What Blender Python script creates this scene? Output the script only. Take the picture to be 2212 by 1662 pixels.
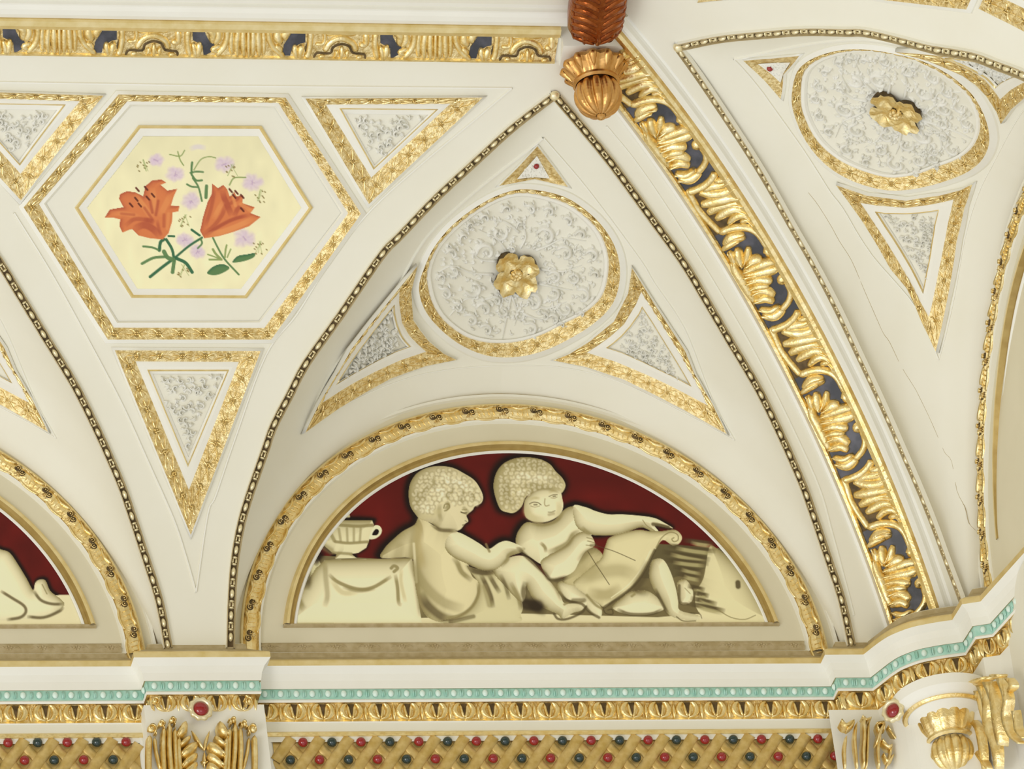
import bpy, math, random
import numpy as np
from mathutils import Matrix, Vector
random.seed(7)
for _o in list(bpy.data.objects): bpy.data.objects.remove(_o)
SC = bpy.context.scene; COL = SC.collection
# ------------------------------------------------------------------ camera (long lens, looking up at the vault from the hall floor)
CAM_F = 16492.6766                       # focal length in pixels of the 2212 x 1662 frame
CAM_P = np.array([-7.16387, -25.26324, -14.34066])
YAW, PIT, ROL = -.2782056, .5314181, -.1390785
def _rot(y, p, r):
    cy, sy, cp, sp, cr, sr = math.cos(y), math.sin(y), math.cos(p), math.sin(p), math.cos(r), math.sin(r)
    R = np.array([cy, sy, 0.]); F = np.array([-sy*cp, cy*cp, sp]); U = np.cross(R, F)
    return R*cr+U*sr, U*cr-R*sr, F
CR, CU, CF = _rot(YAW, PIT, ROL)
cam_d = bpy.data.cameras.new('camera'); cam_o = bpy.data.objects.new('camera', cam_d); COL.objects.link(cam_o)
cam_d.sensor_fit = 'HORIZONTAL'; cam_d.sensor_width = 36.; cam_d.lens = CAM_F*36./2212.
cam_d.clip_start = .5; cam_d.clip_end = 200.
cam_o.matrix_world = Matrix(((CR[0], CU[0], -CF[0], CAM_P[0]), (CR[1], CU[1], -CF[1], CAM_P[1]), (CR[2], CU[2], -CF[2], CAM_P[2]), (0, 0, 0, 1)))
SC.camera = cam_o
# ------------------------------------------------------------------ light: bright hall all round, tall windows on the left, warm bounce from the floor
W = bpy.data.worlds.new('hall_light'); SC.world = W; W.use_nodes = True
wn, wl = W.node_tree.nodes, W.node_tree.links
for n_ in list(wn): wn.remove(n_)
w_out = wn.new('ShaderNodeOutputWorld'); w_bg = wn.new('ShaderNodeBackground'); w_tc = wn.new('ShaderNodeTexCoord')
w_sp = wn.new('ShaderNodeSeparateXYZ'); w_rz = wn.new('ShaderNodeValToRGB'); w_rx = wn.new('ShaderNodeValToRGB'); w_mx = wn.new('ShaderNodeMix'); w_mx.data_type = 'RGBA'; w_mx.blend_type = 'MULTIPLY'
w_mz = wn.new('ShaderNodeMapRange'); w_mxr = wn.new('ShaderNodeMapRange')
wl.new(w_tc.outputs['Generated'], w_sp.inputs[0])
for mr, ax in ((w_mz, 2), (w_mxr, 0)):
    mr.inputs['From Min'].default_value = -1; mr.inputs['From Max'].default_value = 1
    wl.new(w_sp.outputs[ax], mr.inputs['Value'])
wl.new(w_mz.outputs[0], w_rz.inputs[0]); wl.new(w_mxr.outputs[0], w_rx.inputs[0])
def ramp(nd, stops):
    cr = nd.color_ramp
    while len(cr.elements) > 1: cr.elements.remove(cr.elements[-1])
    cr.elements[0].position = stops[0][0]; cr.elements[0].color = (*stops[0][1], 1)
    for p, c in stops[1:]:
        e = cr.elements.new(p); e.color = (*c, 1)
ramp(w_rz, [(0., (1.22, 1.24, 1.24)), (.28, (1.08, 1.08, 1.04)), (.44, (.86, .77, .54)), (.56, (.58, .49, .30)), (1., (.30, .26, .19))])
ramp(w_rx, [(0., (1.30, 1.31, 1.32)), (.35, (1.08, 1.08, 1.08)), (.65, (.78, .77, .74)), (1., (.55, .53, .48))])
w_mx.inputs[0].default_value = 1.
wl.new(w_rz.outputs[0], w_mx.inputs[6]); wl.new(w_rx.outputs[0], w_mx.inputs[7]); wl.new(w_mx.outputs[2], w_bg.inputs[0])
w_bg.inputs[1].default_value = .74; wl.new(w_bg.outputs[0], w_out.inputs[0])
def area(name, loc, tgt, size, power, col):
    d = bpy.data.lights.new(name, 'AREA'); d.shape = 'RECTANGLE'; d.size, d.size_y = size; d.energy = power; d.color = col
    o = bpy.data.objects.new(name, d); COL.objects.link(o); o.location = loc
    o.rotation_euler = (Vector(tgt)-Vector(loc)).to_track_quat('-Z', 'Y').to_euler()
area('window_light', (-11., -9., -7.), (.3, -.3, .8), (5., 6.), 520., (1., .99, .97))
area('front_area_light', (-1., -13., -9.), (.3, -.3, .8), (6., 4.), 110., (1., .97, .9))  # added area light from the front and below, no window known there
SC.view_settings.view_transform = 'Standard'; SC.view_settings.look = 'None'; SC.view_settings.gamma = 1.
SC.view_settings.use_curve_mapping = False; SC.view_settings.exposure = 0.
# ------------------------------------------------------------------ the place: bay width, corner, cove profile (quarter ellipse)
PB, CA, CA2 = 2.73844, 1.71957, 1.65020          # bay pitch, corner from bay centre along back wall / along right wall
EA, EC, E0 = 2.16320, 2.75219, -.87290
ARC = -.18                                        # centre height of the lunette arcs
def bS1(z):
    if z <= E0: return 0.
    q = (z-E0)/EC
    return EA-EA*math.sqrt(max(0., 1-q*q))
def zS1(b):
    b = min(b, EA); return max(-.30, E0+EC*math.sqrt(max(0., 1-((EA-b)/EA)**2)))
def lerp(x, xs, ys):
    if x <= xs[0]: return ys[0]
    for i in range(1, len(xs)):
        if x <= xs[i]:
            t = (x-xs[i-1])/(xs[i]-xs[i-1]); return ys[i-1]+(ys[i]-ys[i-1])*t
    return ys[-1]
ZM = [-.30, -.14, .019, .192, .37, .592, .678, .785, .888, 1.038, 1.223, 1.286, 1.39, 1.485, 1.569, 1.643]
XM = [1.250, 1.238, 1.225, 1.203, 1.16, 1.072, 1.036, .971, .908, .780, .623, .546, .414, .270, .134, .0]
ZP = [-.30, -.136, .039, .207, .378, .473, .641, .808, .966, 1.099, 1.212, 1.337, 1.483, 1.576, 1.643]
XP = [1.266, 1.256, 1.229, 1.182, 1.129, 1.095, 1.016, .920, .802, .696, .599, .459, .277, .133, .0]
def xch(z, s): return lerp(z, ZP, XP) if s > 0 else lerp(z, ZM, XM)
CB = [0, .1, .25, .45, .7, .93, 1.1, 1.31]; CZ = [1.057, 1.165, 1.262, 1.345, 1.45, 1.54, 1.59, 1.643]
def zV(x, b):
    if b > 1.305: return 9.
    b = max(b, 0.); zs = zS1(b); zs = max(zs, -.30); xc = xch(zs, 1 if x > 0 else -1); zc = lerp(b, CB, CZ)
    r = min(1., abs(x)/max(xc, 1e-6))
    return zs+(zc-zs)*(1-r*r)**(.6+.3*b)
def F_S1(x, b, z): return b-bS1(z)
def F_S2(x, b, z): return (zV(x, b)-z) if b > 0 else -1.
def F_W(b0): return lambda x, b, z: b-b0
ROFF = .2
def F_RIB(x, b, z): return (CA-x)+b-2*bS1(z)-ROFF
def ray(u, v):
    d = CF+CR*((u-1106)/CAM_F)-CU*((v-831)/CAM_F)
    return d/np.linalg.norm(d)
_hc = {}
def hitn(f, u, v):
    k = (id(f), round(u, 2), round(v, 2))
    if k in _hc: return _hc[k]
    d = ray(u, v); o = CAM_P; a = None; t = 25.5; ts = .18
    g0 = None
    while t < 34:
        x = o+d*t; g = f(x[0], -x[1], x[2])
        if g0 is not None and g < 0 <= g0:
            a, b = t-ts, t
            for _ in range(22):
                m = (a+b)/2; x = o+d*m
                if f(x[0], -x[1], x[2]) >= 0: a = m
                else: b = m
            break
        g0 = g; t += ts
    if a is None: raise ValueError('no hit %s %s' % (u, v))
    p = o+d*a; e = 2e-3
    g = np.array([f(p[0]+e, -p[1], p[2])-f(p[0]-e, -p[1], p[2]), f(p[0], -(p[1]+e), p[2])-f(p[0], -(p[1]-e), p[2]), f(p[0], -p[1], p[2]+e)-f(p[0], -p[1], p[2]-e)])
    n = g/max(1e-9, np.linalg.norm(g))
    _hc[k] = (p, n); return p, n
def hit(f, u, v, off=0.):
    """the point of surface f seen at photo position (u, v), lifted off it by off"""
    p, n = hitn(f, u, v)
    if off:
        d = ray(u, v); q = p+n*off; t = np.dot(q-CAM_P, n)/np.dot(d, n); return CAM_P+d*t
    return p
# ------------------------------------------------------------------ materials
def mat(name, col, rough=.5, metal=0., noise=None, bump=0., bscale=60., spec=.5, coat=0.):
    m = bpy.data.materials.new(name); m.use_nodes = True; nt = m.node_tree; b = nt.nodes['Principled BSDF']
    b.inputs['Base Color'].default_value = (*col, 1); b.inputs['Roughness'].default_value = rough; b.inputs['Metallic'].default_value = metal
    b.inputs['Specular IOR Level'].default_value = spec; b.inputs['Coat Weight'].default_value = coat
    if noise or bump:
        tc = nt.nodes.new('ShaderNodeTexCoord')
    if noise:
        c2, sc, lo, hi = noise
        nz = nt.nodes.new('ShaderNodeTexNoise'); nz.inputs['Scale'].default_value = sc; nz.inputs['Detail'].default_value = 5
        rp = nt.nodes.new('ShaderNodeValToRGB'); ramp(rp, [(lo, col), (hi, c2)])
        nt.links.new(tc.outputs['Object'], nz.inputs['Vector']); nt.links.new(nz.outputs[0], rp.inputs[0]); nt.links.new(rp.outputs[0], b.inputs['Base Color'])
    if bump:
        n2 = nt.nodes.new('ShaderNodeTexNoise'); n2.inputs['Scale'].default_value = bscale; n2.inputs['Detail'].default_value = 4
        bp = nt.nodes.new('ShaderNodeBump'); bp.inputs['Strength'].default_value = bump; bp.inputs['Distance'].default_value = .01
        nt.links.new(tc.outputs['Object'], n2.inputs['Vector']); nt.links.new(n2.outputs[0], bp.inputs['Height']); nt.links.new(bp.outputs[0], b.inputs['Normal'])
    return m
M = {}
M['cream'] = mat('cream_paint', (.83, .81, .715), .55, noise=((.81, .785, .675), 3.5, .35, .75), bump=.05, bscale=25)
M['white'] = mat('white_paint', (.87, .86, .80), .5, noise=((.84, .825, .76), 5, .35, .75), bump=.04, bscale=30)
M['plaster'] = mat('plaster', (.84, .83, .775), .6, noise=((.76, .75, .68), 14, .4, .7), bump=.3, bscale=60)
M['tan'] = mat('tan_paint', (.74, .69, .53), .55, noise=((.70, .65, .49), 4, .35, .75))
M['gold'] = mat('gold_leaf', (.84, .64, .27), .34, 1., noise=((.98, .84, .50), 30, .35, .7), bump=.25, bscale=90)
M['gold_old'] = mat('worn_gold', (.66, .48, .19), .42, .85, noise=((.95, .80, .46), 55, .38, .6), bump=.5, bscale=130)
M['gold_line'] = mat('gold_paint', (.76, .60, .26), .4, .7, noise=((.88, .74, .42), 20, .3, .7))
M['gold_dark'] = mat('shaded_gold_paint', (.40, .27, .085), .4, .7, noise=((.50, .36, .13), 20, .3, .7))  # darker gold_paint: painted shade line inside lunette frames, also brown border discs
M['patina'] = mat('dark_patina', (.07, .045, .015), .6, .3, noise=((.17, .11, .045), 40, .35, .7))
M['slate'] = mat('slate_blue_ground', (.045, .047, .06), .35, .1, noise=((.14, .14, .18), 12, .45, .8))
M['copper'] = mat('dark_copper', (.24, .055, .014), .25, 1., noise=((.42, .13, .035), 25, .35, .7), bump=.3, bscale=60)
M['bronze'] = mat('brown_gold', (.56, .28, .08), .33, 1., noise=((.75, .45, .17), 20, .35, .7), bump=.12, bscale=50)
M['pearl'] = mat('pale_gold_bead', (.85, .76, .5), .3, .55)
M['red'] = mat('red_jewel', (.30, .006, .012), .12, 0., coat=.6)
M['green'] = mat('green_jewel', (.008, .03, .03), .12, 0., coat=.6)
M['teal'] = mat('teal_paint', (.36, .66, .56), .5, noise=((.48, .74, .66), 40, .35, .65))
M['tealw'] = mat('pale_teal_bead', (.72, .88, .82), .4)
M['lattice'] = mat('lattice_gold', (.60, .42, .13), .45, .6, noise=((.74, .56, .24), 30, .35, .65), bump=.1, bscale=80)
M['maroon'] = mat('maroon_ground', (.085, .009, .006), .6)
M['ochre'] = mat('dull_ochre', (.42, .33, .17), .6, .1, noise=((.52, .43, .26), 30, .35, .65))
def vc_mat():
    m = bpy.data.materials.new('painted_surface'); m.use_nodes = True; nt = m.node_tree; b = nt.nodes['Principled BSDF']
    a = nt.nodes.new('ShaderNodeVertexColor'); a.layer_name = 'paint'; nt.links.new(a.outputs[0], b.inputs['Base Color'])
    b.inputs['Roughness'].default_value = .65; b.inputs['Specular IOR Level'].default_value = .25; return m
M['paint'] = vc_mat()
# ------------------------------------------------------------------ mesh + object helpers
class MB:
    def __init__(s): s.v = []; s.f = []; s.m = []; s.mats = []
    def mi(s, m):
        if m not in s.mats: s.mats.append(m)
        return s.mats.index(m)
    def grid(s, P, m, closed_u=False, closed_v=False):
        """P: list of rows of points"""
        b = len(s.v); nr, nc = len(P), len(P[0]); k = s.mi(m)
        for r in P: s.v.extend([tuple(p) for p in r])
        for i in range(nr if closed_u else nr-1):
            for j in range(nc if closed_v else nc-1):
                i2, j2 = (i+1) % nr, (j+1) % nc
                s.f.append((b+i*nc+j, b+i*nc+j2, b+i2*nc+j2, b+i2*nc+j)); s.m.append(k)
    def poly(s, pts, m):
        b = len(s.v); s.v.extend([tuple(p) for p in pts]); s.f.append(tuple(range(b, b+len(pts)))); s.m.append(s.mi(m))
    def build(s, name, parent=None, origin=None, smooth=True):
        me = bpy.data.meshes.new(name); o0 = np.array(origin if origin is not None else (0, 0, 0))
        if parent is not None and origin is None: o0 = np.array(parent['_o'])
        V = np.array(s.v)-o0
        me.from_pydata([tuple(p) for p in V], [], s.f); 
        for m in s.mats: me.materials.append(M[m])
        me.polygons.foreach_set('material_index', s.m); me.polygons.foreach_set('use_smooth', [smooth]*len(s.f)); me.update()
        o = bpy.data.objects.new(name, me); COL.objects.link(o)
        if parent is not None: o.parent = parent; o['_o'] = tuple(o0)
        elif origin is not None: o.location = origin; o['_o'] = tuple(o0)
        return o
def tag(o, label, cat, group=None):
    o['label'] = label; o['category'] = cat
    if group: o['group'] = group
    return o
def struct(o): o['kind'] = 'structure'; return o
def thing(name, origin, label, cat, group=None):
    o = bpy.data.objects.new(name, None); COL.objects.link(o); o.empty_display_size = .05; o.location = origin; o['_o'] = tuple(float(c) for c in origin)
    return tag(o, label, cat, group)
def copy_tree(o, par=None):
    c = o.copy(); COL.objects.link(c)
    if par is not None: c.parent = par
    for ch in o.children: copy_tree(ch, c)
    return c
T_L = Matrix.Translation((-PB, 0, 0))
T_R = Matrix(((0, 1, 0, CA), (1, 0, 0, -CA2), (0, 0, 1, 0), (0, 0, 0, 1)))
T_MX = Matrix(((-1, 0, 0, 0), (0, 1, 0, 0), (0, 0, 1, 0), (0, 0, 0, 1)))       # mirror in the bay centre
T_MP = Matrix(((-1, 0, 0, -PB), (0, 1, 0, 0), (0, 0, 1, 0), (0, 0, 0, 1)))     # mirror in the left pier
def place(o, T, label, group=None):
    c = copy_tree(o); c.matrix_basis = T @ Matrix.Translation(o['_o']); c['label'] = label
    if group: c['group'] = group
    return c
def catmull(P, n, closed=False):
    P = [np.array(p, float) for p in P]; out = []; m = len(P); segs = m if closed else m-1
    for i in range(segs):
        if closed: a, b, c, d = P[(i-1) % m], P[i], P[(i+1) % m], P[(i+2) % m]
        else: b, c = P[i], P[i+1]; a = P[i-1] if i > 0 else 2*b-c; d = P[i+2] if i+2 < m else 2*c-b
        for k in range(n):
            t = k/n; out.append(.5*((2*b)+(-a+c)*t+(2*a-5*b+4*c-d)*t*t+(-a+3*b-3*c+d)*t**3))
    if not closed: out.append(P[-1])
    return out
def subdiv(P, n, closed=True):
    out = []; m = len(P)
    for i in range(m if closed else m-1):
        a, b = np.array(P[i], float), np.array(P[(i+1) % m], float)
        for k in range(n): out.append(a+(b-a)*k/n)
    if not closed: out.append(np.array(P[-1], float))
    return out
def loft(mb, f, rails, m, n=6, closed=True, curve=False):
    """rails: [(photo polyline, height)...] with equal vertex counts, laid on surface f; m: one material per gap"""
    rows = []
    for P, off in rails:
        Q = catmull(P, n, closed) if curve else subdiv(P, n, closed)
        rows.append([hit(f, q[0], q[1], off) for q in Q])
    for i in range(len(rows)-1):
        mb.grid([rows[i], rows[i+1]], m[i] if isinstance(m, (list, tuple)) else m, closed_v=closed)
    return rows
def stroke(mb, fmap, spine, w, h, m, n=5, prof='leaf', base=0.):
    """a raised carved stroke: spine and width in map units; fmap(a, b, height) -> point"""
    S = catmull(spine, n); L = len(S); rows = []
    for i, p in enumerate(S):
        t = i/(L-1); q = S[min(i+1, L-1)]-S[max(i-1, 0)]; q = q/max(1e-9, np.hypot(*q)); nn = np.array([-q[1], q[0]])
        if prof == 'leaf': k = max(.06, math.sin(math.pi*min(1., .12+.88*t)**.75)**.8 if t < 1 else .06)
        elif prof == 'taper': k = max(.08, (1-t)**.7)
        elif prof == 'drop': k = max(.06, math.sin(math.pi*t)**.6)
        elif prof == 'broad': k = max(.25, math.sin(math.pi*(.08+.84*t))**.42)
        else: k = 1. if 0 < t < 1 else .6
        ww = w*k*.5; hh = h*(.35+.65*k)
        rows.append([fmap(*(p+nn*ww*c), base+hh*e) for c, e in ((-1, -.15), (-.72, .62), (0, 1), (.72, .62), (1, -.15))])
    def cap(i, j):       # close the end down to the ground
        a = S[i]+(S[i]-S[j])*.25; d = S[i]-S[j]; d = d/max(1e-9, np.hypot(*d)); nn = np.array([-d[1], d[0]]); sg = 1 if i == 0 else -1
        c = [fmap(*(a+nn*(w*.12*q*-sg)), base-h*.15) for q in (-1, -.72, 0, .72, 1)]; return c
    rows = [cap(0, 1)]+rows+[cap(L-1, L-2)]
    mb.grid(rows, m)
def pmap(f):
    def g(u, v, h):
        p, n = hitn(f, u, v); return p+n*h
    return g
def ellipsoid(mb, c, ax, r, m, nu=10, nv=6, half=False):
    """ax: 3 unit vectors, r: 3 radii; half keeps the side of +ax[2]"""
    ax = [np.array(a) for a in ax]; rows = []
    for i in range(nv+1):
        th = (math.pi/2 if half else math.pi)*i/nv
        rows.append([c+ax[0]*(r[0]*math.sin(th)*math.cos(2*math.pi*j/nu))+ax[1]*(r[1]*math.sin(th)*math.sin(2*math.pi*j/nu))+ax[2]*(r[2]*math.cos(th)) for j in range(nu)])
    mb.grid(rows, m, closed_v=True)
def lathe(mb, c, prof, m, nu=24, flute=0, fd=0., a0=0, a1=2*math.pi, mats=None):
    """prof: [(r, z)...] about a vertical axis"""
    rows = []; full = abs(a1-a0-2*math.pi) < 1e-6; k = nu if full else nu+1
    for i, (r, z) in enumerate(prof):
        row = []
        for j in range(k):
            a = a0+(a1-a0)*j/nu; q = r*(1-(fd*abs(math.cos(a*flute/2))**6 if flute else 0)); row.append((c[0]+q*math.cos(a), c[1]+q*math.sin(a), c[2]+z))
        rows.append(row)
    for i in range(len(rows)-1): mb.grid([rows[i], rows[i+1]], mats[i] if mats else m, closed_v=full)
def rk(x): return 1.15+.24*np.clip(np.abs(x)-.8, 0, .6)          # the far half of the right-hand bay is wider
def Rw(p): x = p[0] if p[0] > 0 else p[0]*float(rk(p[0])); g = .045*min(1., max(0., 1+p[1]/.06))*(1-min(1., max(0., x/1.25))**4); return np.array([CA+p[1]+g, -CA2+x, p[2]])        # bay-local point -> right-hand wall
def place_r(o, label, mirror=False, group=None, skip='-'):
    """a copy of a bay thing on the right-hand wall (mirrored in the corner, far half stretched)"""
    def loc(p): return np.array([-p[0], p[1], p[2]]) if mirror else np.array(p)
    org = Rw(loc(np.array(o['_o'])))
    c = o.copy(); COL.objects.link(c); c.location = org; c['_o'] = tuple(float(x) for x in org); c['label'] = label
    if group: c['group'] = group
    def dup(src, par):
        d = src.copy(); d.data = src.data.copy(); COL.objects.link(d); d.parent = par; me = d.data; n = len(me.vertices); a = np.empty(n*3); me.vertices.foreach_get('co', a); a = a.reshape(-1, 3)+np.array(o['_o'])
        if mirror: a[:, 0] *= -1
        x = np.where(a[:, 0] > 0, a[:, 0], a[:, 0]*rk(a[:, 0])); g = .045*np.clip(1+a[:, 1]/.06, 0, 1)*(1-np.clip(x/1.25, 0, 1)**4); w = np.stack([CA+a[:, 1]+g, -CA2+x, a[:, 2]], 1)-org
        me.vertices.foreach_set('co', w.ravel())
        if not mirror: me.flip_normals()
        me.update()
        for ch in src.children: dup(ch, d)
    for ch in o.children:
        if not ch.name.startswith(skip): dup(ch, c)
    return c
# ------------------------------------------------------------------ shell: coves, penetrations, lunette walls
def cove_strip(mb, xl, xr, tf=None, zs=None, nc=6, z0=-.3, z1=1.643, nz=48):
    rows = []
    for i in range(nz+1):
        z = z0+(z1-z0)*i/nz; b = bS1(z); a, c = xl(z, b), xr(z, b)
        r = [np.array([a+(c-a)*j/nc, -b, z]) for j in range(nc+1)]
        rows.append([tf(p) for p in r] if tf else r)
    mb.grid(rows, 'cream')
mb = MB()
cove_strip(mb, lambda z, b: -PB+xch(z, 1), lambda z, b: -xch(z, -1))
cove_strip(mb, lambda z, b: -2*PB+xch(z, 1), lambda z, b: -PB-xch(z, -1))
cove_strip(mb, lambda z, b: xch(z, 1), lambda z, b: CA-b-ROFF)
cove_strip(mb, lambda z, b: -2*PB-.6, lambda z, b: CA-b-ROFF, z0=1.643, z1=1.773, nz=5, nc=30)
cove_strip(mb, lambda z, b: xch(z, 1), lambda z, b: CA2-b-ROFF, Rw)
cove_strip(mb, lambda z, b: -PB+xch(z, 1), lambda z, b: -xch(z, -1), Rw)
cove_strip(mb, lambda z, b: -PB-.6, lambda z, b: CA2-b-ROFF, Rw, z0=1.643, z1=1.773, nz=5, nc=30)
def vault(mb, tf):
    for s in (-1, 1):
        rows = []
        for i in range(45):
            b = 1.30*(i/44)**1.3; zs = max(zS1(b), -.30); xc = xch(zs, s); zc = lerp(b, CB, CZ); row = []
            for j in range(25):
                r = math.sin(math.pi/2*j/24); x = s*xc*r
                row.append(tf(np.array([x, -b, zs+(zc-zs)*max(0., 1-r*r)**(.6+.3*b)])))
            rows.append(row)
        mb.grid(rows, 'cream')
IDT = lambda p: p
LB = lambda p: p-np.array([PB, 0, 0])
for tf in (IDT, LB, Rw): vault(mb, tf)
struct(mb.build('ceiling'))
def arc(r, a0, a1, n, b=0., zmin=None):
    return [np.array([r*math.cos(a0+(a1-a0)*i/n), -b, ARC+r*math.sin(a0+(a1-a0)*i/n)]) for i in range(n+1)]
for nm, tfs in (('wall_back', (IDT, LB)), ('wall_right', (Rw,))):
    mb = MB()
    for tf in tfs:
        # flat lunette wall behind the painting and the arch band
        mb.poly([tf(p) for p in [np.array([1.26, 0, -.25])]+arc(1.26, 0, math.pi, 72)+[np.array([-1.26, 0, -.25])]], 'tan')
    # wall field behind the cornice and capitals
    if nm == 'wall_back': mb.poly([np.array(p) for p in ((-2*PB-.6, .0, -.25), (-2*PB-.6, .0, -1.05), (CA, .0, -1.05), (CA, .0, -.25))], 'cream')
    else: mb.poly([np.array(p) for p in ((CA, 0., -.25), (CA, 0., -1.05), (CA, -4.6, -1.05), (CA, -4.6, -.25))], 'cream')
    struct(mb.build(nm, smooth=False))
# ------------------------------------------------------------------ lunette arch mouldings (bay-local, concentric arcs)
def ring(mb, prof, a0, a1, n, m, tf=IDT):
    rows = []
    for r, h in prof: rows.append([tf(np.array([r*math.cos(a0+(a1-a0)*i/n), -h, ARC+r*math.sin(a0+(a1-a0)*i/n)])) for i in range(n+1)])
    for i in range(len(rows)-1): mb.grid([rows[i], rows[i+1]], m[i] if isinstance(m, (list, tuple)) else m)
def arch_moulding(tf_name, label):
    o = thing('rosette_band', (0, -.01, ARC+1.14), label, 'ornamental band', 'gilded lunette arches')
    a0 = math.asin((-.128-ARC)/1.14); mb = MB()
    ring(mb, [(1.100, 0), (1.104, .016), (1.112, .019), (1.118, .012), (1.140, .024), (1.160, .021), (1.170, .013), (1.175, .021), (1.182, .019), (1.184, 0)], a0, math.pi-a0, 120, ['cream', 'cream', 'gold_old', 'gold', 'gold', 'gold', 'gold_old', 'gold_line', 'gold_line'])
    # leaf tips hanging from the inner edge between the rosettes
    for k in range(-1, 24):
        a = math.radians(7.+6.95*(k+.5))
        if not a0 < a < math.pi-a0: continue
        F = lambda da, r, h, a=a: np.array([r*math.cos(a+da), -h, ARC+r*math.sin(a+da)])
        stroke(mb, F, [(-.044, 1.119), (-.02, 1.112), (.0, 1.110), (.02, 1.112), (.044, 1.119)], .010, .012, 'gold', prof='flat', base=.012)
        stroke(mb, F, [(-.032, 1.168), (0, 1.158), (.032, 1.168)], .013, .012, 'gold', prof='leaf', base=.018)
        for q in (-.03, -.012, .006, .024): stroke(mb, F, [(q, 1.126), (q+.004, 1.156)], .006, .006, 'gold', n=3, prof='drop', base=.022)
    mb.build('gilded_band', o)
    ro = None
    for k in range(25):
        a = math.radians(7.+6.95*k)
        if a > math.pi-a0: break
        c = np.array([1.150*math.cos(a), -.0235, ARC+1.150*math.sin(a)]); er = np.array([math.cos(a), 0, math.sin(a)]); et = np.array([-er[2], 0, er[0]]); en = np.array([0, -1., 0])
        mb = MB()
        for s in (-1, 1):                                   # two curled eyes with dark sockets
            cc = c+et*(.0125*s)+er*(.004 if s > 0 else -.003)
            F = lambda x, y, h, cc=cc: cc+et*x+er*y+en*h
            mb.grid([[F(0.0140*math.cos(t*.5236), 0.0140*math.sin(t*.5236), -.001) for t in range(12)], [F(.0115*math.cos(t*.5236), .0115*math.sin(t*.5236), .003) for t in range(12)], [F(.002*math.cos(t*.5236), .002*math.sin(t*.5236), .002) for t in range(12)]], 'patina', closed_v=True)
            stroke(mb, F, [(.0095*math.cos(t), .0095*math.sin(t)) for t in (3.6*s, 2.6*s, 1.6*s, .6*s, -.4*s)], .0035, .008, 'gold', n=3, prof='flat')
            ellipsoid(mb, cc+en*.002, (et, er, en), (.0036, .0036, .006), 'gold', 6, 4, True)
        F = lambda x, y, h: c+et*x+er*y+en*h
        for q in (-.012, 0, .012): stroke(mb, F, [(q*.2, -.008), (q, -.026)], .007, .006, 'gold_old', n=3, prof='drop')
        mb.build('rosette', o)
    return o
arch_m = arch_moulding('m', 'gilded arch band with dark paired eyes, around the lunette with two putti')
arch_l = place(arch_m, T_L, 'gilded arch band cut by the left edge of the view')
arch_r = place_r(arch_m, 'gilded arch band seen steeply on the right-hand wall')
# groove where the vault meets the lunette wall, its shadow line painted ochre
def groove(name, tf):
    mb = MB(); a0 = -.02
    ring(mb, [(1.216, 0), (1.219, .014), (1.229, .016), (1.235, .003), (1.241, .003)], a0, math.pi-a0, 96, ['cream', 'cream', 'ochre', 'ochre'], tf)
    return struct(mb.build(name))
groove('trim_1', IDT); groove('trim_2', LB); groove('trim_3', Rw)
# ------------------------------------------------------------------ bead strings along the edges of the vaults
CMl = [(497, 1402), (499, 1311), (506, 1213), (526, 1109), (571, 975), (590, 921), (625, 853), (660, 786), (731, 685), (821, 553), (865, 506), (942, 425), (1026, 347), (1107, 273), (1192, 207)]
CPl = [(1202, 209), (1252, 268), (1320, 352), (1407, 472), (1475, 567), (1523, 648), (1576, 739), (1637, 843), (1688, 948), (1732, 1049), (1752, 1105), (1785, 1203), (1816, 1297), (1838, 1396)]
def bead_moulding(P, side, label, first):
    Q = catmull(P, 5); pts = [hitn(F_S1, q[0], q[1]) for q in Q]
    # resample by length
    X = [p for p, n in pts]; L = [0]
    for i in range(1, len(X)): L.append(L[-1]+np.linalg.norm(X[i]-X[i-1]))
    def at(s):
        s = min(max(s, 0), L[-1]-1e-6)
        for i in range(1, len(L)):
            if L[i] >= s:
                t = (s-L[i-1])/(L[i]-L[i-1]); return X[i-1]*(1-t)+X[i]*t, pts[i][1], (X[i]-X[i-1])/max(1e-9, np.linalg.norm(X[i]-X[i-1]))
    o = thing('bead_string', tuple(at(L[-1]/2)[0]), label, 'beading', 'bead strings along the vault edges')
    mb = MB(); rows = []; n = int(L[-1]/.02)
    for i in range(n+1):
        p, nn, t = at(L[-1]*i/n); l = np.cross(nn, t)
        rows.append([p+l*a+nn*h for a, h in ((-.019, -.004), (-.017, .014), (-.0135, .016), (-.011, .003), (.011, .003), (.0135, .016), (.017, .014), (.019, -.004))])
    for j, m in enumerate(['cream', 'ochre', 'ochre', 'patina', 'ochre', 'ochre', 'cream']): mb.grid([[r[j] for r in rows], [r[j+1] for r in rows]], m)
    mb.build('backing', o)
    pitch = .0875; s = first; mr = MB(); l0 = None
    while s < L[-1]-.01:
        p, nn, t = at(s); l = np.cross(nn, t)
        b = MB(); ellipsoid(b, p+nn*.005, (t, l, nn), (.0185, .0098, .014), 'pearl', 12, 5, True); b.build('bead', o)
        if s+pitch/2 < L[-1]:
            p, nn, t = at(s+pitch/2); l = np.cross(nn, t)
            mr = MB()
            for d in (-.0135, .0135): ellipsoid(mr, p+nn*.004+t*d, (t, l, nn), (.0052, .0115, .0115), 'pearl', 8, 4, True)
            for d in (-1, 1): ellipsoid(mr, p+nn*.003+l*(.0065*d), (t, l, nn), (.012, .0042, .007), 'pearl', 6, 4, True)
            mr.build('reel', o)
        s += pitch
    return o
bd_m = bead_moulding(CMl, -1, 'bead string up the left edge of the vault over the putti lunette', .045)
bd_p = bead_moulding(CPl, 1, 'bead string down the right edge of the vault over the putti lunette', .02)
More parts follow.
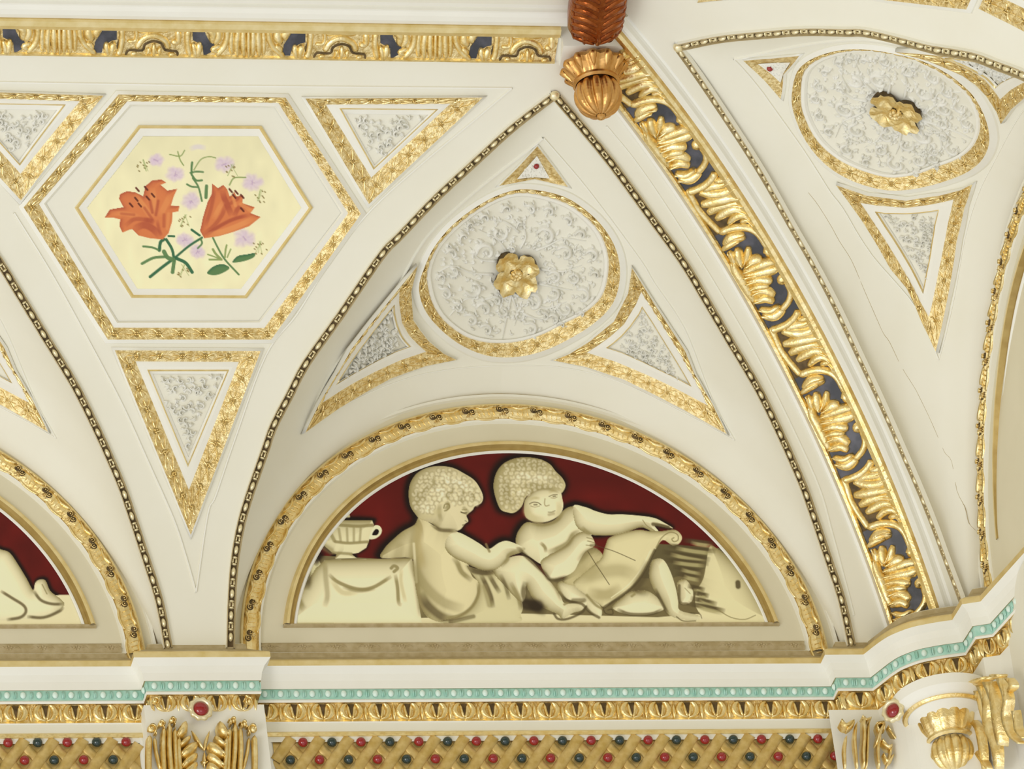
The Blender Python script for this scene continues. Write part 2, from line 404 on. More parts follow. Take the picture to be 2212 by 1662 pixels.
p_, n__ = hitn(F_S1, 1197, 205); mb = MB(); ellipsoid(mb, p_+n__*.006, ((1, 0, 0), tuple(np.cross(n__, (1, 0, 0))), n__), (.021, .021, .02), 'pearl', 14, 6, True); mb.build('peak_bead', bd_p)
place(bd_p, T_L, 'bead string curving down from the left edge of the view to the leaf-topped pilaster')
place_r(bd_p, 'bead string on the right-hand wall running close beside the gilded corner rib')
place_r(bd_m, 'bead string bowing over the top of the oval relief on the right-hand wall')
# ------------------------------------------------------------------ cornice: one profile swept along the plan of the walls
def zv(v, b): return (-.003-(v-1352)*.0020675)-.56*b
LIP = .085
PROF = [(1408, .0, 'cream'), (1409, .010, 'ochre'), (1419, .012, 'ochre'), (1423.5, .06, 'gold_line'), (1425, .083, 'gold_line'), (1427, .085, 'gold_line'), (1437, .085, 'white'), (1441, .080, 'white'), (1455, .062, 'white'), (1470, .052, 'white'), (1487, .046, 'ochre'), (1488, .040, 'teal'), (1509, .038, 'white'), (1511, .044, 'white'), (1516, .040, 'gold_old'), (1519, .022, 'gold_old'), (1553, .012, 'gold'), (1557, .016, 'white'), (1560, .010, 'cream'), (1578, .010, 'gold_line'), (1580, .020, 'gold'), (1587, .020, 'gold_line'), (1589, .012, 'white'), (1600, .012, 'white')]
def plan(u, v, z):
    d = ray(u, v); t = (z-CAM_P[2])/d[2]; p = CAM_P+d*t; return np.array([p[0], p[1]])
ZL = zv(1437, LIP)
BX = lambda x, b: np.array([x, -b])
PIL = .07
corner_pts = [plan(u, v, ZL) for u, v in ((1895, 1391), (1918, 1376), (1945, 1364), (1972, 1355), (2000, 1349), (2028, 1344), (2057, 1340))]
c0 = plan(1862, 1421, ZL); s1 = plan(2078, 1306, ZL); s2 = plan(2118, 1300, ZL); s3 = plan(2212, 1195, ZL)
hw = .268
PLAN = [BX(-2*PB-.6, LIP), BX(-PB/2-hw, LIP), BX(-PB/2-hw, LIP+PIL), BX(-PB/2+hw, LIP+PIL), BX(-PB/2+hw, LIP), BX(1.118, LIP), BX(1.118, LIP+PIL), BX(c0[0], LIP+PIL)]
PLAN += catmull(corner_pts, 3)+[s1, s2, s3, s3+(s3-s2)/np.linalg.norm(s3-s2)*3.]
def offset_path(P, d):
    """shift a plan polyline toward the wall (to the left of travel) by d"""
    out = []
    for i, p in enumerate(P):
        def nrm(a, b): t = (b-a)/np.linalg.norm(b-a); return np.array([-t[1], t[0]])
        n1 = nrm(P[i-1], p) if i > 0 else None; n2 = nrm(p, P[i+1]) if i+1 < len(P) else None
        if n1 is None: n1 = n2
        if n2 is None: n2 = n1
        m = n1+n2; m = m/max(.35, np.dot(m, m)/2) if np.dot(m, m) > 1e-6 else n1
        out.append(p+m*d)
    return out
def sweep(mb, P, prof, mats):
    rows = [[np.array([q[0], q[1], z]) for q in offset_path(P, LIP-b)] for b, z in prof]
    for i in range(len(rows)-1): mb.grid([rows[i], rows[i+1]], mats[i])
cor = thing('entablature', (0, -.05, -.3), 'cream entablature along the bottom with turquoise bead row and gilded leaf row', 'entablature')
def part_sweep(name, k0, k1):
    mb = MB(); sweep(mb, PLAN, [(b, zv(v, b)) for v, b, m in PROF[k0:k1+1]], [m for v, b, m in PROF[k0:k1]]); return mb.build(name, cor, smooth=False)
part_sweep('crown', 0, 11); part_sweep('bead_band', 11, 14); part_sweep('leaf_band', 14, 18); 
mb = MB()
for seg in ([BX(-2*PB-.6, LIP), BX(-PB/2-hw+.05, LIP)], [BX(-PB/2+hw-.05, LIP), BX(1.15, LIP)]):
    sweep(mb, seg, [(b, zv(v, b)) for v, b, m in PROF[18:24]], [m for v, b, m in PROF[18:23]])
mb.build('frieze', cor, smooth=False)
# body of the corner under the crown, and the pilaster blocks
CORN = PLAN[6:]
mb = MB(); sweep(mb, CORN, [(.016, zv(1557, .016)), (.010, -1.05)], ['white'])
for p in (BX(-PB/2, 0),): mb.grid([[np.array([p[0]+a, -b, z]) for a, b in ((-.235, .0), (-.235, .09), (.235, .09), (.235, .0))] for z in (-.40, -1.05)], 'white')
struct(mb.build('trim_8', smooth=False))
def along(P, step, skip=.0):
    """points every step along each straight or curved run of P: (point, tangent)"""
    out = []; L = [0]
    for i in range(1, len(P)): L.append(L[-1]+np.linalg.norm(P[i]-P[i-1]))
    s = step/2
    while s < L[-1]:
        i = next(k for k in range(1, len(L)) if L[k] >= s); t = (P[i]-P[i-1])/np.linalg.norm(P[i]-P[i-1])
        out.append((P[i-1]+t*(s-L[i-1]), t)); s += step
    return out
def runs(P):
    """split at the sharp steps"""
    out = []; cur = [P[0]]
    for i in range(1, len(P)):
        cur.append(P[i])
        if i+1 < len(P):
            a = (P[i]-P[i-1])/np.linalg.norm(P[i]-P[i-1]); b = (P[i+1]-P[i])/np.linalg.norm(P[i+1]-P[i])
            if np.dot(a, b) < .75: out.append(cur); cur = [P[i]]
    out.append(cur); return out
def inview(p, z, pad=40):
    d = np.array([p[0], p[1], z])-CAM_P; w = d@CF; u = 1106+CAM_F*(d@CR)/w; v = 831-CAM_F*(d@CU)/w
    return -pad < u < 2212+pad and -pad < v < 1662+pad
bp = offset_path(PLAN, LIP-.040); zb = zv(1498, .04)
lf = offset_path(PLAN, LIP-.018)
mr = MB(); ml = MB()
for R in runs(bp):
    Ln = sum(np.linalg.norm(R[i]-R[i-1]) for i in range(1, len(R))); n = max(1, round(Ln/.0625))
    if Ln < .03: continue
    for p, t in along(R, Ln/n):
        if not inview(p, zb): continue
        T3 = np.array([t[0], t[1], 0]); N3 = np.array([t[1], -t[0], 0]); Z3 = np.array([0, 0, 1.])
        b = MB(); ellipsoid(b, np.array([p[0], p[1], zb])+N3*.001, (T3, Z3, N3), (.0115, .0145, .011), 'tealw', 10, 5, True); b.build('bead', cor)
        if Ln > .14:
            mr = MB()
            for d in (-.028, .028, .0335): ellipsoid(mr, np.array([p[0], p[1], zb])+T3*d+N3*.001, (T3, Z3, N3), (.0028, .017, .008), 'teal', 6, 4, True)
            mr.build('spacer', cor)
zt, zb2 = zv(1519, .022), zv(1556, .014)
for R in runs(lf):
    Ln = sum(np.linalg.norm(R[i]-R[i-1]) for i in range(1, len(R))); n = max(1, round(Ln/.1145))
    if Ln < .04: continue
    for p, t in along(R, Ln/n):
        if not inview(p, zb2): continue
        T3 = np.array([t[0], t[1], 0]); N3 = np.array([t[1], -t[0], 0]); w = Ln/n*.5
        F = lambda x, y, h, p=p, T3=T3, N3=N3: np.array([p[0], p[1], 0])+T3*x+np.array([0, 0, zt+(zb2-zt)*y])+N3*(h+.002-.008*y)
        b = MB()
        # a heart-shaped leaf with a dark V, between upright darts
        for s in (-1, 1):
            stroke(b, F, [(s*w*.10, .95), (s*w*.45, .80), (s*w*.66, .45), (s*w*.52, .14), (s*w*.36, .06)], w*.50, .016, 'gold', n=4, prof='flat')
            stroke(b, F, [(s*w*.06, .88), (s*w*.17, .55), (s*w*.24, .12)], w*.24, .013, 'gold', n=3, prof='flat')
        b.grid([[F(-w*.22, .05, .006), F(w*.22, .05, .006)], [F(-w*.02, .75, .006), F(w*.02, .75, .006)]], 'patina')
        b.build('leaf', cor)
        d = MB(); stroke(d, F, [(w, .04), (w, .55), (w, .98)], w*.30, .014, 'gold', n=3, prof='drop'); stroke(d, F, [(w*.82, .2), (w*.78, .9)], w*.07, .008, 'gold_old', n=2, prof='flat')
        b2 = d.build('dart', cor)
# rosette strip along the foot of each lunette
def sill(tf, label):
    pass
# ------------------------------------------------------------------ carved gilded frames and relief panels (bay-local)
class Band:
    """surface between two rails of 3D points, addressed by length s along, t across, h up"""
    def __init__(s, A, B, closed=True):
        s.A, s.B = (A+[A[0]], B+[B[0]]) if closed else (A, B)
        s.L = [0]
        for i in range(1, len(s.A)): s.L.append(s.L[-1]+np.linalg.norm((s.A[i]+s.B[i]-s.A[i-1]-s.B[i-1])/2))
        s.len = s.L[-1]; s.closed = closed
    def __call__(s, q, t, h):
        q = q % s.len if s.closed else min(max(q, 0), s.len-1e-6)
        lo, hi = 1, len(s.L)-1
        while lo < hi:
            m = (lo+hi)//2
            if s.L[m] >= q: hi = m
            else: lo = m+1
        i = lo; k = (q-s.L[i-1])/max(1e-9, s.L[i]-s.L[i-1])
        a = s.A[i-1]*(1-k)+s.A[i]*k; b = s.B[i-1]*(1-k)+s.B[i]*k
        n = np.cross(s.A[i]-s.A[i-1]+s.B[i]-s.B[i-1], b-a); n = n/max(1e-9, np.linalg.norm(n))
        if np.dot(n, CAM_P-a) < 0: n = -n
        return a*(1-t)+b*t+n*h
def gild(mb, F, pitch=.088, hh=.006, m='gold', w=.035, phase=0.):
    n = max(1, int(round(F.len/pitch))); p = F.len/n
    for k in range(n):
        s0 = (k+.5+phase)*p; g = lambda x, t, h, s0=s0: F(s0+x*p, t, h)
        G = lambda x, t, h, g=g: g(x, t, h)
        for s in (-1, 1):
            for pts, ww in (([(s*.08, .5), (s*.22, .22), (s*.42, .15)], .24), ([(s*.08, .55), (s*.24, .80), (s*.44, .86)], .24), ([(s*.16, .5), (s*.34, .5), (s*.47, .52)], .20)):
                stroke2(mb, F, s0, p, pts, ww*w, hh, m)
        c0 = F(s0, .5, .001); t1 = F(s0+.003, .5, .001)-c0; t1 = t1/max(1e-9, np.linalg.norm(t1)); nn = F(s0, .5, .002)-c0; nn = nn/np.linalg.norm(nn); l1 = np.cross(nn, t1)
        r = w*.20
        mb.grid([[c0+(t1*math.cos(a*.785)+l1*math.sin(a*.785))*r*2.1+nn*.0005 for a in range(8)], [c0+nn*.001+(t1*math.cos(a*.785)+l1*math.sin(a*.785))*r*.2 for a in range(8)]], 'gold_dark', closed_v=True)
        for a in range(4):
            an = a*1.571+.785; ellipsoid(mb, c0+(t1*math.cos(an)+l1*math.sin(an))*r*.85+nn*.001, (t1, l1, nn), (r*.55, r*.55, hh*.9), m, 6, 3, True)
def stroke2(mb, F, s0, p, pts, w, h, m):
    S = catmull(pts, 3); L = len(S); rows = []
    P3 = [F(s0+x*p, t, .001) for x, t in S]
    for i in range(L):
        d = P3[min(i+1, L-1)]-P3[max(i-1, 0)]; d = d/max(1e-9, np.linalg.norm(d)); nn = F(s0+S[i][0]*p, S[i][1], 1.)-F(s0+S[i][0]*p, S[i][1], 0.); l = np.cross(nn, d)
        k = max(.1, math.sin(math.pi*(.15+.85*i/(L-1)))**.7) if i < L-1 else .1
        rows.append([P3[i]+l*(w*.5*k*c)+nn*(h*(.3+.7*k)*e) for c, e in ((-1, -.1), (-.5, .8), (.5, .8), (1, -.1))])
    mb.grid(rows, m)
def inside(p, P):
    c = False; n = len(P)
    for i in range(n):
        a, b = P[i], P[(i+1) % n]
        if (a[1] > p[1]) != (b[1] > p[1]) and p[0] < (b[0]-a[0])*(p[1]-a[1])/(b[1]-a[1])+a[0]: c = not c
    return c
def shrink(P, k):
    c = np.mean(np.array(P, float), 0); return [tuple(c+(np.array(p)-c)*k) for p in P]
def cscroll(mb, F, c, r, a0, sgn, w, h, m, lobes=3):
    pts = [(c[0]+r*(1-.62*t)*math.cos(a0+sgn*4.6*t), c[1]+r*(1-.62*t)*math.sin(a0+sgn*4.6*t)) for t in (0, .17, .34, .5, .67, .84, 1.)]
    stroke(mb, F, pts, w, h, m, n=2, prof='flat')
    stroke(mb, F, [(c[0]-r*.12, c[1]), (c[0]+r*.15, c[1]+r*.05)], r*.5, h*1.2, m, n=3, prof='drop')
    for i in range(lobes):
        a = a0+sgn*(.5+1.1*i); q = (c[0]+r*.95*math.cos(a), c[1]+r*.95*math.sin(a))
        e = (c[0]+r*1.45*math.cos(a-sgn*.35), c[1]+r*1.45*math.sin(a-sgn*.35))
        stroke(mb, F, [q, ((q[0]+e[0])/2, (q[1]+e[1])/2), e], w*.8, h*.8, m, n=2, prof='drop')
def foliage(mb, F, P, seed, step, m='plaster', h=.017):
    step *= .86
    rg = random.Random(seed); Q = shrink(P, .88)
    xs = [p[0] for p in P]; ys = [p[1] for p in P]; y = min(ys); k = 0
    while y < max(ys):
        x = min(xs)+(k % 2)*step*.5
        while x < max(xs):
            p = (x+rg.uniform(-.2, .2)*step, y+rg.uniform(-.2, .2)*step)
            if inside(p, Q):
                a = rg.uniform(0, 6.28)
                if rg.random() < .55: cscroll(mb, F, p, step*.50, a, rg.choice((-1, 1)), step*.30, h*rg.uniform(.7, 1.1), m, 2)
                else:
                    for da in (-.7, 0, .7): stroke(mb, F, [p, (p[0]+step*.3*math.cos(a+da*.6), p[1]+step*.3*math.sin(a+da*.6)), (p[0]+step*.66*math.cos(a+da), p[1]+step*.66*math.sin(a+da))], step*.36, h*rg.uniform(.6, 1.1), m, n=2)
            x += step
        y += step*.86; k += 1
def cen(f, P):
    c = np.mean(np.array(P, float), 0); return tuple(hit(f, c[0], c[1]))
def panel(name, f, out, inn, fo, fi, label, cat, group, seed, step, lip=10, n=5, curve=False, gp=.088, gw=.03, relief=True):
    """a relief panel: cream lip, sloping gilded band (out -> inn), cream rebate, thin gold frame (fo), carved field (fi); all photo outlines"""
    o = thing(name, cen(f, inn), label, cat, group)
    c = np.mean(np.array(out, float), 0)
    lo = [tuple(np.array(p)+(np.array(p)-c)/np.linalg.norm(np.array(p)-c)*lip) for p in out]
    mb = MB(); rows = loft(mb, f, [(lo, .0), (lo, .006), (out, .022), (inn, .006)], ['cream', 'white', 'gold_old'], n, True, curve)
    B = Band(rows[2], rows[3]); gild(mb, B, gp, .006, 'gold', gw); mb.build('gilded_border', o)
    if fo:
        mb = MB(); mid = [tuple((np.array(a)*.35+np.array(b)*.65)) for a, b in zip(inn, fo)]
        loft(mb, f, [(inn, .006), (mid, .010), (fo, .010), (shrink(fo, .975), .014), (shrink(fo, .95), .008), (fi, .002)], ['white', 'white', 'gold_line', 'gold_line', 'white'], n, True, curve); mb.build('inner_frame', o)
    if relief:
        mb = MB(); foliage(mb, pmap(f), fi, seed, step); mb.build('carved_foliage', o)
    return o
# --- pier: hexagon, upper and lower triangles (on the cove above the pilaster)
TTR = panel('triangle_relief', F_S1, [(660, 213), (1043, 211), (797, 441)], [(704, 226), (973, 224), (802, 384)], [(733, 234), (947, 236), (807, 367)], [(747, 246), (925, 248), (809, 357)],
            'inverted triangular relief with gilded border, just right of the lily hexagon', 'relief panel', 'triangular plaster reliefs', 3, 19, gw=.028)
place(TTR, T_MP, 'inverted triangular relief with gilded border, just left of the lily hexagon')
place_r(TTR, 'tip of a gilded triangular border at the top edge, right of the corner rib')
PTR = panel('triangle_relief', F_S1, [(248, 757), (563, 759), (412, 1156)], [(293, 781), (516, 782), (408, 1059)], [(318, 799), (495, 799), (406, 1010)], [(330, 808), (484, 808), (407, 988)],
            'long triangular relief with gilded border pointing down below the lily hexagon', 'relief panel', 'triangular plaster reliefs', 5, 19, gw=.034)
place_r(PTR, 'corner of a gilded triangular border at the extreme top right of the view')
# --- spandrel side panels inside the vault
so = [(1365, 579), (1357, 634), (1326, 695), (1272.5, 739), (1229, 766), (1195, 779), (1266, 793), (1347, 820), (1414, 853), (1480, 887), (1570, 938), (1539, 874), (1499, 806), (1480, 759), (1414, 658)]
si = [(1385, 631), (1375, 656), (1348, 701), (1318, 728), (1290, 748), (1268, 762), (1330, 782), (1392, 808), (1440, 830), (1475, 848), (1528, 876), (1512, 840), (1482, 786), (1460, 750), (1412, 672)]
sf = [(1387, 662), (1380, 677), (1360, 705), (1342, 725), (1325, 740), (1309, 752), (1345, 764), (1392, 785), (1422, 800), (1450, 813), (1494, 836), (1478, 808), (1455, 770), (1440, 746), (1410, 697)]
si2 = [tuple(np.array(p)*.92+np.array((1405, 752))*.08) for p in sf]
SPR = panel('spandrel_relief', F_S2, so, si, sf, si2, 'three-cornered gilt-edged relief lower right of the round relief above the putti lunette', 'relief panel', 'three-cornered reliefs beside the round reliefs', 11, 15, lip=6, n=2, gw=.024, gp=.085)
place(SPR, T_MX, 'three-cornered gilt-edged relief lower left of the round relief above the putti lunette')
place(SPR, T_L, 'three-cornered relief cut by the left edge of the view, beside the left bead string')
place_r(SPR, 'three-cornered relief pointing down below the slanting oval relief on the right-hand wall')
place_r(SPR, 'three-cornered relief cut by the right edge of the view, beside the slanting oval relief', True)
# --- small peak panel with a red jewel
po = [(1161, 316), (1119, 362), (1078, 402), (1155, 387), (1227, 404), (1196, 362)]
pi_ = [(1160, 337), (1138, 362), (1117, 387), (1153, 383), (1188, 386), (1174, 362)]
PK = thing('peak_panel', cen(F_S2, pi_), 'small gold-edged triangle with a red jewel above the round relief, over the putti lunette', 'relief panel', 'jewelled triangles at the vault peaks')
mb = MB(); loft(mb, F_S2, [(shrink(po, 1.12), 0), (shrink(po, 1.1), .004), (po, .014), (pi_, .002)], ['cream', 'white', 'gold_old'], 3); mb.build('gilded_border', PK)
mb = MB(); rr = [hit(F_S2, *p, .003) for p in pi_]; mb.poly(rr, 'white'); foliage(mb, pmap(F_S2), pi_, 2, 11, h=.008); mb.build('field', PK)
p, n_ = hitn(F_S2, 1158, 357); t_ = np.cross(n_, (0, 0, 1.)); t_ /= np.linalg.norm(t_); l_ = np.cross(n_, t_)
mb = MB(); ellipsoid(mb, p+n_*.006, (t_, l_, n_), (.0115, .0125, .012), 'red', 12, 6, True); mb.build('jewel', PK)
place_r(PK, 'small gold-edged triangle with a red jewel left of the slanting oval relief')
# --- round relief
mo = [(1140, 409), (1217, 424.5), (1275, 462), (1313, 505), (1335, 553), (1338.6, 606), (1323, 657), (1284, 698), (1227, 734), (1169, 760), (1109, 772), (1048, 767.6), (988, 741), (940, 700), (914, 662), (905, 621), (916, 580), (938, 534), (976, 488), (1029, 447), (1085, 418.5)]
mi = [(1140, 416), (1212, 434), (1256, 460), (1294, 500), (1313, 548.5), (1313, 597), (1299, 642), (1263, 676), (1217, 700), (1169, 724), (1116, 739), (1058, 741), (1005, 727), (959, 693), (935, 657), (924.5, 621), (922, 585), (941, 536), (979, 492), (1032, 451), (1087, 423)]
MED = thing('round_relief', cen(F_S2, mi), 'large round plaster relief of scrolls with a gilded four-petal flower, above the putti lunette', 'relief panel', 'round reliefs')
mb = MB(); rows = loft(mb, F_S2, [(shrink(mo, 1.075), 0), (shrink(mo, 1.06), .006), (mo, .022), (mi, .006), (shrink(mi, .985), .010), (shrink(mi, .955), .010), (shrink(mi, .945), .001)], ['cream', 'white', 'gold_old', 'white', 'white', 'white'], 4, True, True)
gild(mb, Band(rows[2], rows[3]), .085, .006, 'gold', .030); mb.build('gilded_rim', MED)
mb = MB(); F = pmap(F_S2); z = lambda x, y: (880+x/4.154, 380+y/4.154)
for x, y, r, a, s in ((890, 290, 42, 2.5, 1), (1100, 290, 48, 3.8, 1), (1270, 310, 48, 3.4, 1), (1440, 400, 48, 3.6, 1), (690, 370, 42, 2.8, 1), (820, 500, 68, 5.8, 1), (1240, 540, 84, 3.5, 1), (500, 540, 40, 2, 1), (700, 680, 84, 2.9, 1), (390, 690, 52, 3.2, 1), (1410, 690, 74, 3.6, 1), (1660, 710, 60, 3.4, 1), (400, 840, 48, 2, -1), (590, 990, 74, 2.6, -1), (330, 1050, 58, 3.9, 1), (1320, 900, 60, 3.4, 1), (1500, 900, 52, 3, -1), (1570, 1070, 70, 4, 1), (1310, 1040, 62, 2.5, -1), (1120, 1130, 88, 3.7, 1), (680, 1190, 68, 3.3, 1), (790, 1110, 44, 3.9, 1), (560, 1290, 62, 4, 1), (700, 1380, 58, 3.5, 1), (1100, 1370, 64, 3.8, 1), (1310, 1280, 52, 3.5, 1), (440, 1170, 50, 4, 1), (1420, 1180, 56, 3, -1), (1560, 520, 48, 3, 1), (1690, 880, 40, 3, 1), (1230, 1250, 40, 4, 1), (560, 430, 34, 2, 1), (1010, 420, 36, 1, 1), (930, 640, 30, 2, -1), (300, 900, 36, 2.5, 1), (860, 1200, 44, 3, -1), (1000, 1240, 44, 0, 1), (1560, 1230, 36, 3, 1), (1380, 1330, 36, 3, 1)):
    cscroll(mb, F, z(x, y), r/4.154*1.12, a, s, max(4.6, r/4.154*.50), .021, 'plaster', 4)
for pts in ([(1010, 640), (1060, 540), (1040, 430), (1090, 350)], [(800, 760), (640, 740), (560, 640)], [(1200, 830), (1400, 850), (1560, 800)], [(930, 1060), (900, 1200), (870, 1350), (850, 1460)], [(940, 1080), (980, 1220), (960, 1340)], [(760, 880), (560, 860), (400, 800), (280, 860)], [(1180, 960), (1350, 1000), (1480, 1020)], [(820, 1050), (700, 1100), (520, 1100), (380, 1250)], [(1080, 1090), (1240, 1180), (1420, 1130)], [(880, 660), (800, 560), (640, 480)], [(1150, 660), (1260, 620), (1400, 560), (1600, 580)], [(1040, 1230), (1180, 1280), (1300, 1240)], [(1000, 500), (900, 420), (800, 380)]):
    stroke(mb, F, [z(*p) for p in pts], 6.5, .014, 'plaster', n=4, prof='taper')
rg = random.Random(5)
for k in range(260):
    a = rg.uniform(0, 6.28); r = rg.uniform(.32, .93); x, y = 990+770*r*math.cos(a)*1.0, 830+640*r*math.sin(a)
    q = z(x, y)
    if not inside(q, shrink(mi, .93)): continue
    b_ = rg.uniform(0, 6.28); stroke(mb, F, [q, (q[0]+5*math.cos(b_), q[1]+5*math.sin(b_)), (q[0]+10*math.cos(b_+.9), q[1]+10*math.sin(b_+.9))], 6.2, .012, 'plaster', n=2)
mb.build('scrollwork', MED)
cc = (1113, 588)
mb = MB(); p, n_ = hitn(F_S2, *cc); t_ = np.cross(n_, (0, 0, 1.)); t_ /= np.linalg.norm(t_); l_ = np.cross(n_, t_)
for k in range(9):
    a = k*.7; rr = 0 if k == 0 else .016
    ellipsoid(mb, p+n_*.022+(t_*math.cos(a)+l_*math.sin(a))*rr, (t_, l_, n_), (.012, .012, .016), 'gold_old', 8, 4, True)
mb.build('flower_centre', MED)
for k, (px, py) in enumerate(((1094, 563), (1149, 563), (1138, 615), (1077, 617))):
    mb = MB(); d = np.array([px-cc[0], py-cc[1]], float); L = np.hypot(*d); d /= L; e = np.array([-d[1], d[0]])
    def G(a, b, h, d=d, e=e):     # cupped two-lobed petal
        q = np.array(cc)+d*a+e*b; pp, nn = hitn(F_S2, *q); return pp+nn*h
    rows = []
    for i in range(7):
        f = i/6; row = []
        for j in range(20):
            a = 2*math.pi*j/20; rr = 25*f*(1-.30*math.exp(-(min(a, 2*math.pi-a)/.30)**2))*(1+.06*math.cos(5*a+k))
            row.append(G(31+rr*math.cos(a)*.98, rr*math.sin(a)*1.08, .010+.020*f*f*(1+.3*math.cos(a))-.006*(f > .9)+.004*f*math.sin(7*a+2*k)+.010*math.exp(-(f-.55)**2/.03)*abs(math.sin(a))))
        rows.append(row)
    rows.append([G(31+(25*math.cos(2*math.pi*j/20))*.80, 25*math.sin(2*math.pi*j/20)*.86, .004) for j in range(20)])
    mb.grid(rows[:7], 'gold', closed_v=True); mb.grid(rows[6:], 'patina', closed_v=True); mb.build('petal', MED)
place_r(MED, 'large slanting oval plaster relief with gilded flower on the right-hand wall')
# --- raised panel edges (fine lines) on cove and vault
def line(mb, f, P, w=.010, h=.006, n=6, m=('cream', 'white', 'cream'), curve=True):
    Q = catmull(P, n) if curve else subdiv(P, n, False); pts = [hitn(f, q[0], q[1]) for q in Q]; rows = []
    for i, (p, nn) in enumerate(pts):
        t = pts[min(i+1, len(pts)-1)][0]-pts[max(i-1, 0)][0]; t = t/max(1e-9, np.linalg.norm(t)); l = np.cross(nn, t)
        rows.append([p+l*a+nn*b for a, b in ((-w/2, -.001), (-w/4, h), (w/4, h), (w/2, -.001))])
    for j in range(3): mb.grid([[r[j] for r in rows], [r[j+1] for r in rows]], m[j])
mb = MB()
line(mb, F_S1, [(1105, 190), (1016, 266), (903, 360), (790, 465), (700, 585), (640, 680), (573, 769), (505, 954), (465, 1072), (448, 1112), (423, 1280)])
line(mb, F_S1, [(423, 1280), (400, 1200), (374, 1122), (320, 1000), (262, 872), (190, 735), (110, 590), (30, 460)])
line(mb, F_S1, [(-60, 176), (500, 185), (1105, 190)], curve=False)
line(mb, F_S1, [(1310, 272), (1375, 352), (1455, 470), (1560, 640), (1650, 800), (1760, 1030), (1800, 1160), (1845, 1330)], w=.008, h=.003)
struct(mb.build('trim_4'))
mb = MB()
VL = [(1172, 297), (1148, 318), (1040, 402), (942, 489), (898, 546), (851, 631), (790, 708), (740, 766), (700, 830), (655, 930)]
VR = [(1174, 297), (1266, 404), (1380, 556), (1414, 611), (1480, 712), (1539, 863), (1587, 951)]
line(mb, F_S2, VL, w=.012, h=.007); line(mb, F_S2, VR, w=.008, h=.005)
line(mb, F_S2, [(655, 930), (720, 888), (807, 845), (900, 812), (1000, 795), (1110, 790), (1220, 795), (1340, 826), (1480, 894), (1587, 951)], w=.006, h=.003)
vt = mb.build('trim_5'); struct(vt)
for T, nm in ((T_L, 'trim_6'), (T_R, 'trim_7')):
    c = vt.copy(); COL.objects.link(c); c.name = nm; struct(c)
    if T is T_L: c.matrix_basis = T
    else:
        c.data = vt.data.copy()
        for vx in c.data.vertices: vx.co = Vector(Rw(np.array(vx.co)))
        c.data.flip_normals()
# --- hexagon
ho = [(256, 204), (617, 211), (780, 462), (586, 734), (233, 734), (51, 448)]
hi = [(275, 219), (601, 222), (752, 461), (571, 709), (246, 708), (84, 441)]
hl = [(281, 226), (596, 229), (742, 460), (561, 697), (253, 698), (95, 440)]
HEX = thing('hexagon_panel', cen(F_S1, hi), 'hexagonal panel painted with two orange lilies on pale yellow, in a gilded border', 'painted panel')
mb = MB(); rows = loft(mb, F_S1, [(shrink(ho, 1.035), 0), (shrink(ho, 1.03), .006), (ho, .022), (hi, .006), (hl, .009), (shrink(hl, .985), .002)], ['cream', 'white', 'gold_old', 'white', 'cream'], 14)
gild(mb, Band(rows[2], rows[3]), .086, .006, 'gold', .034); mb.build('gilded_border', HEX)
h1 = [(299, 271), (565, 272), (676, 449), (533, 645), (284, 644), (161, 449)]
h2 = [(309, 282), (560, 283), (663, 449), (527, 634), (291, 634), (174, 449)]
h3 = [(310, 294), (557, 295), (650, 449), (520, 624), (297, 624), (188, 449)]
mb = MB(); loft(mb, F_S1, [(h1, 0), (h1, .007), (shrink(h1, .985), .016), (shrink(h1, .965), .006), (h2, .005), (h3, .002)], ['white', 'gold_line', 'gold_line', 'white', 'white'], 14); mb.build('inner_frame', HEX)
place_r(HEX, 'gilded hexagonal border cut by the top edge, above the slanting oval relief', skip='painted')
def F_S2R(x, b, z): return F_S2(CA2-b, CA-x, z)
mb = MB()
line(mb, F_S2R, [(1746, 416), (1767, 443), (1795, 488), (1813, 521), (1840, 564), (1866, 625), (1890, 680), (1908, 720), (1922, 740), (1947, 792), (1975, 837), (1984, 854), (2007, 901), (2032, 958), (2042, 980), (2056, 998), (2067, 1060), (2084, 1096), (2093, 1130), (2107, 1146)], w=.0026, h=.0006, n=3, m=('ochre', 'ochre', 'ochre'))
struct(mb.build('trim_12'))
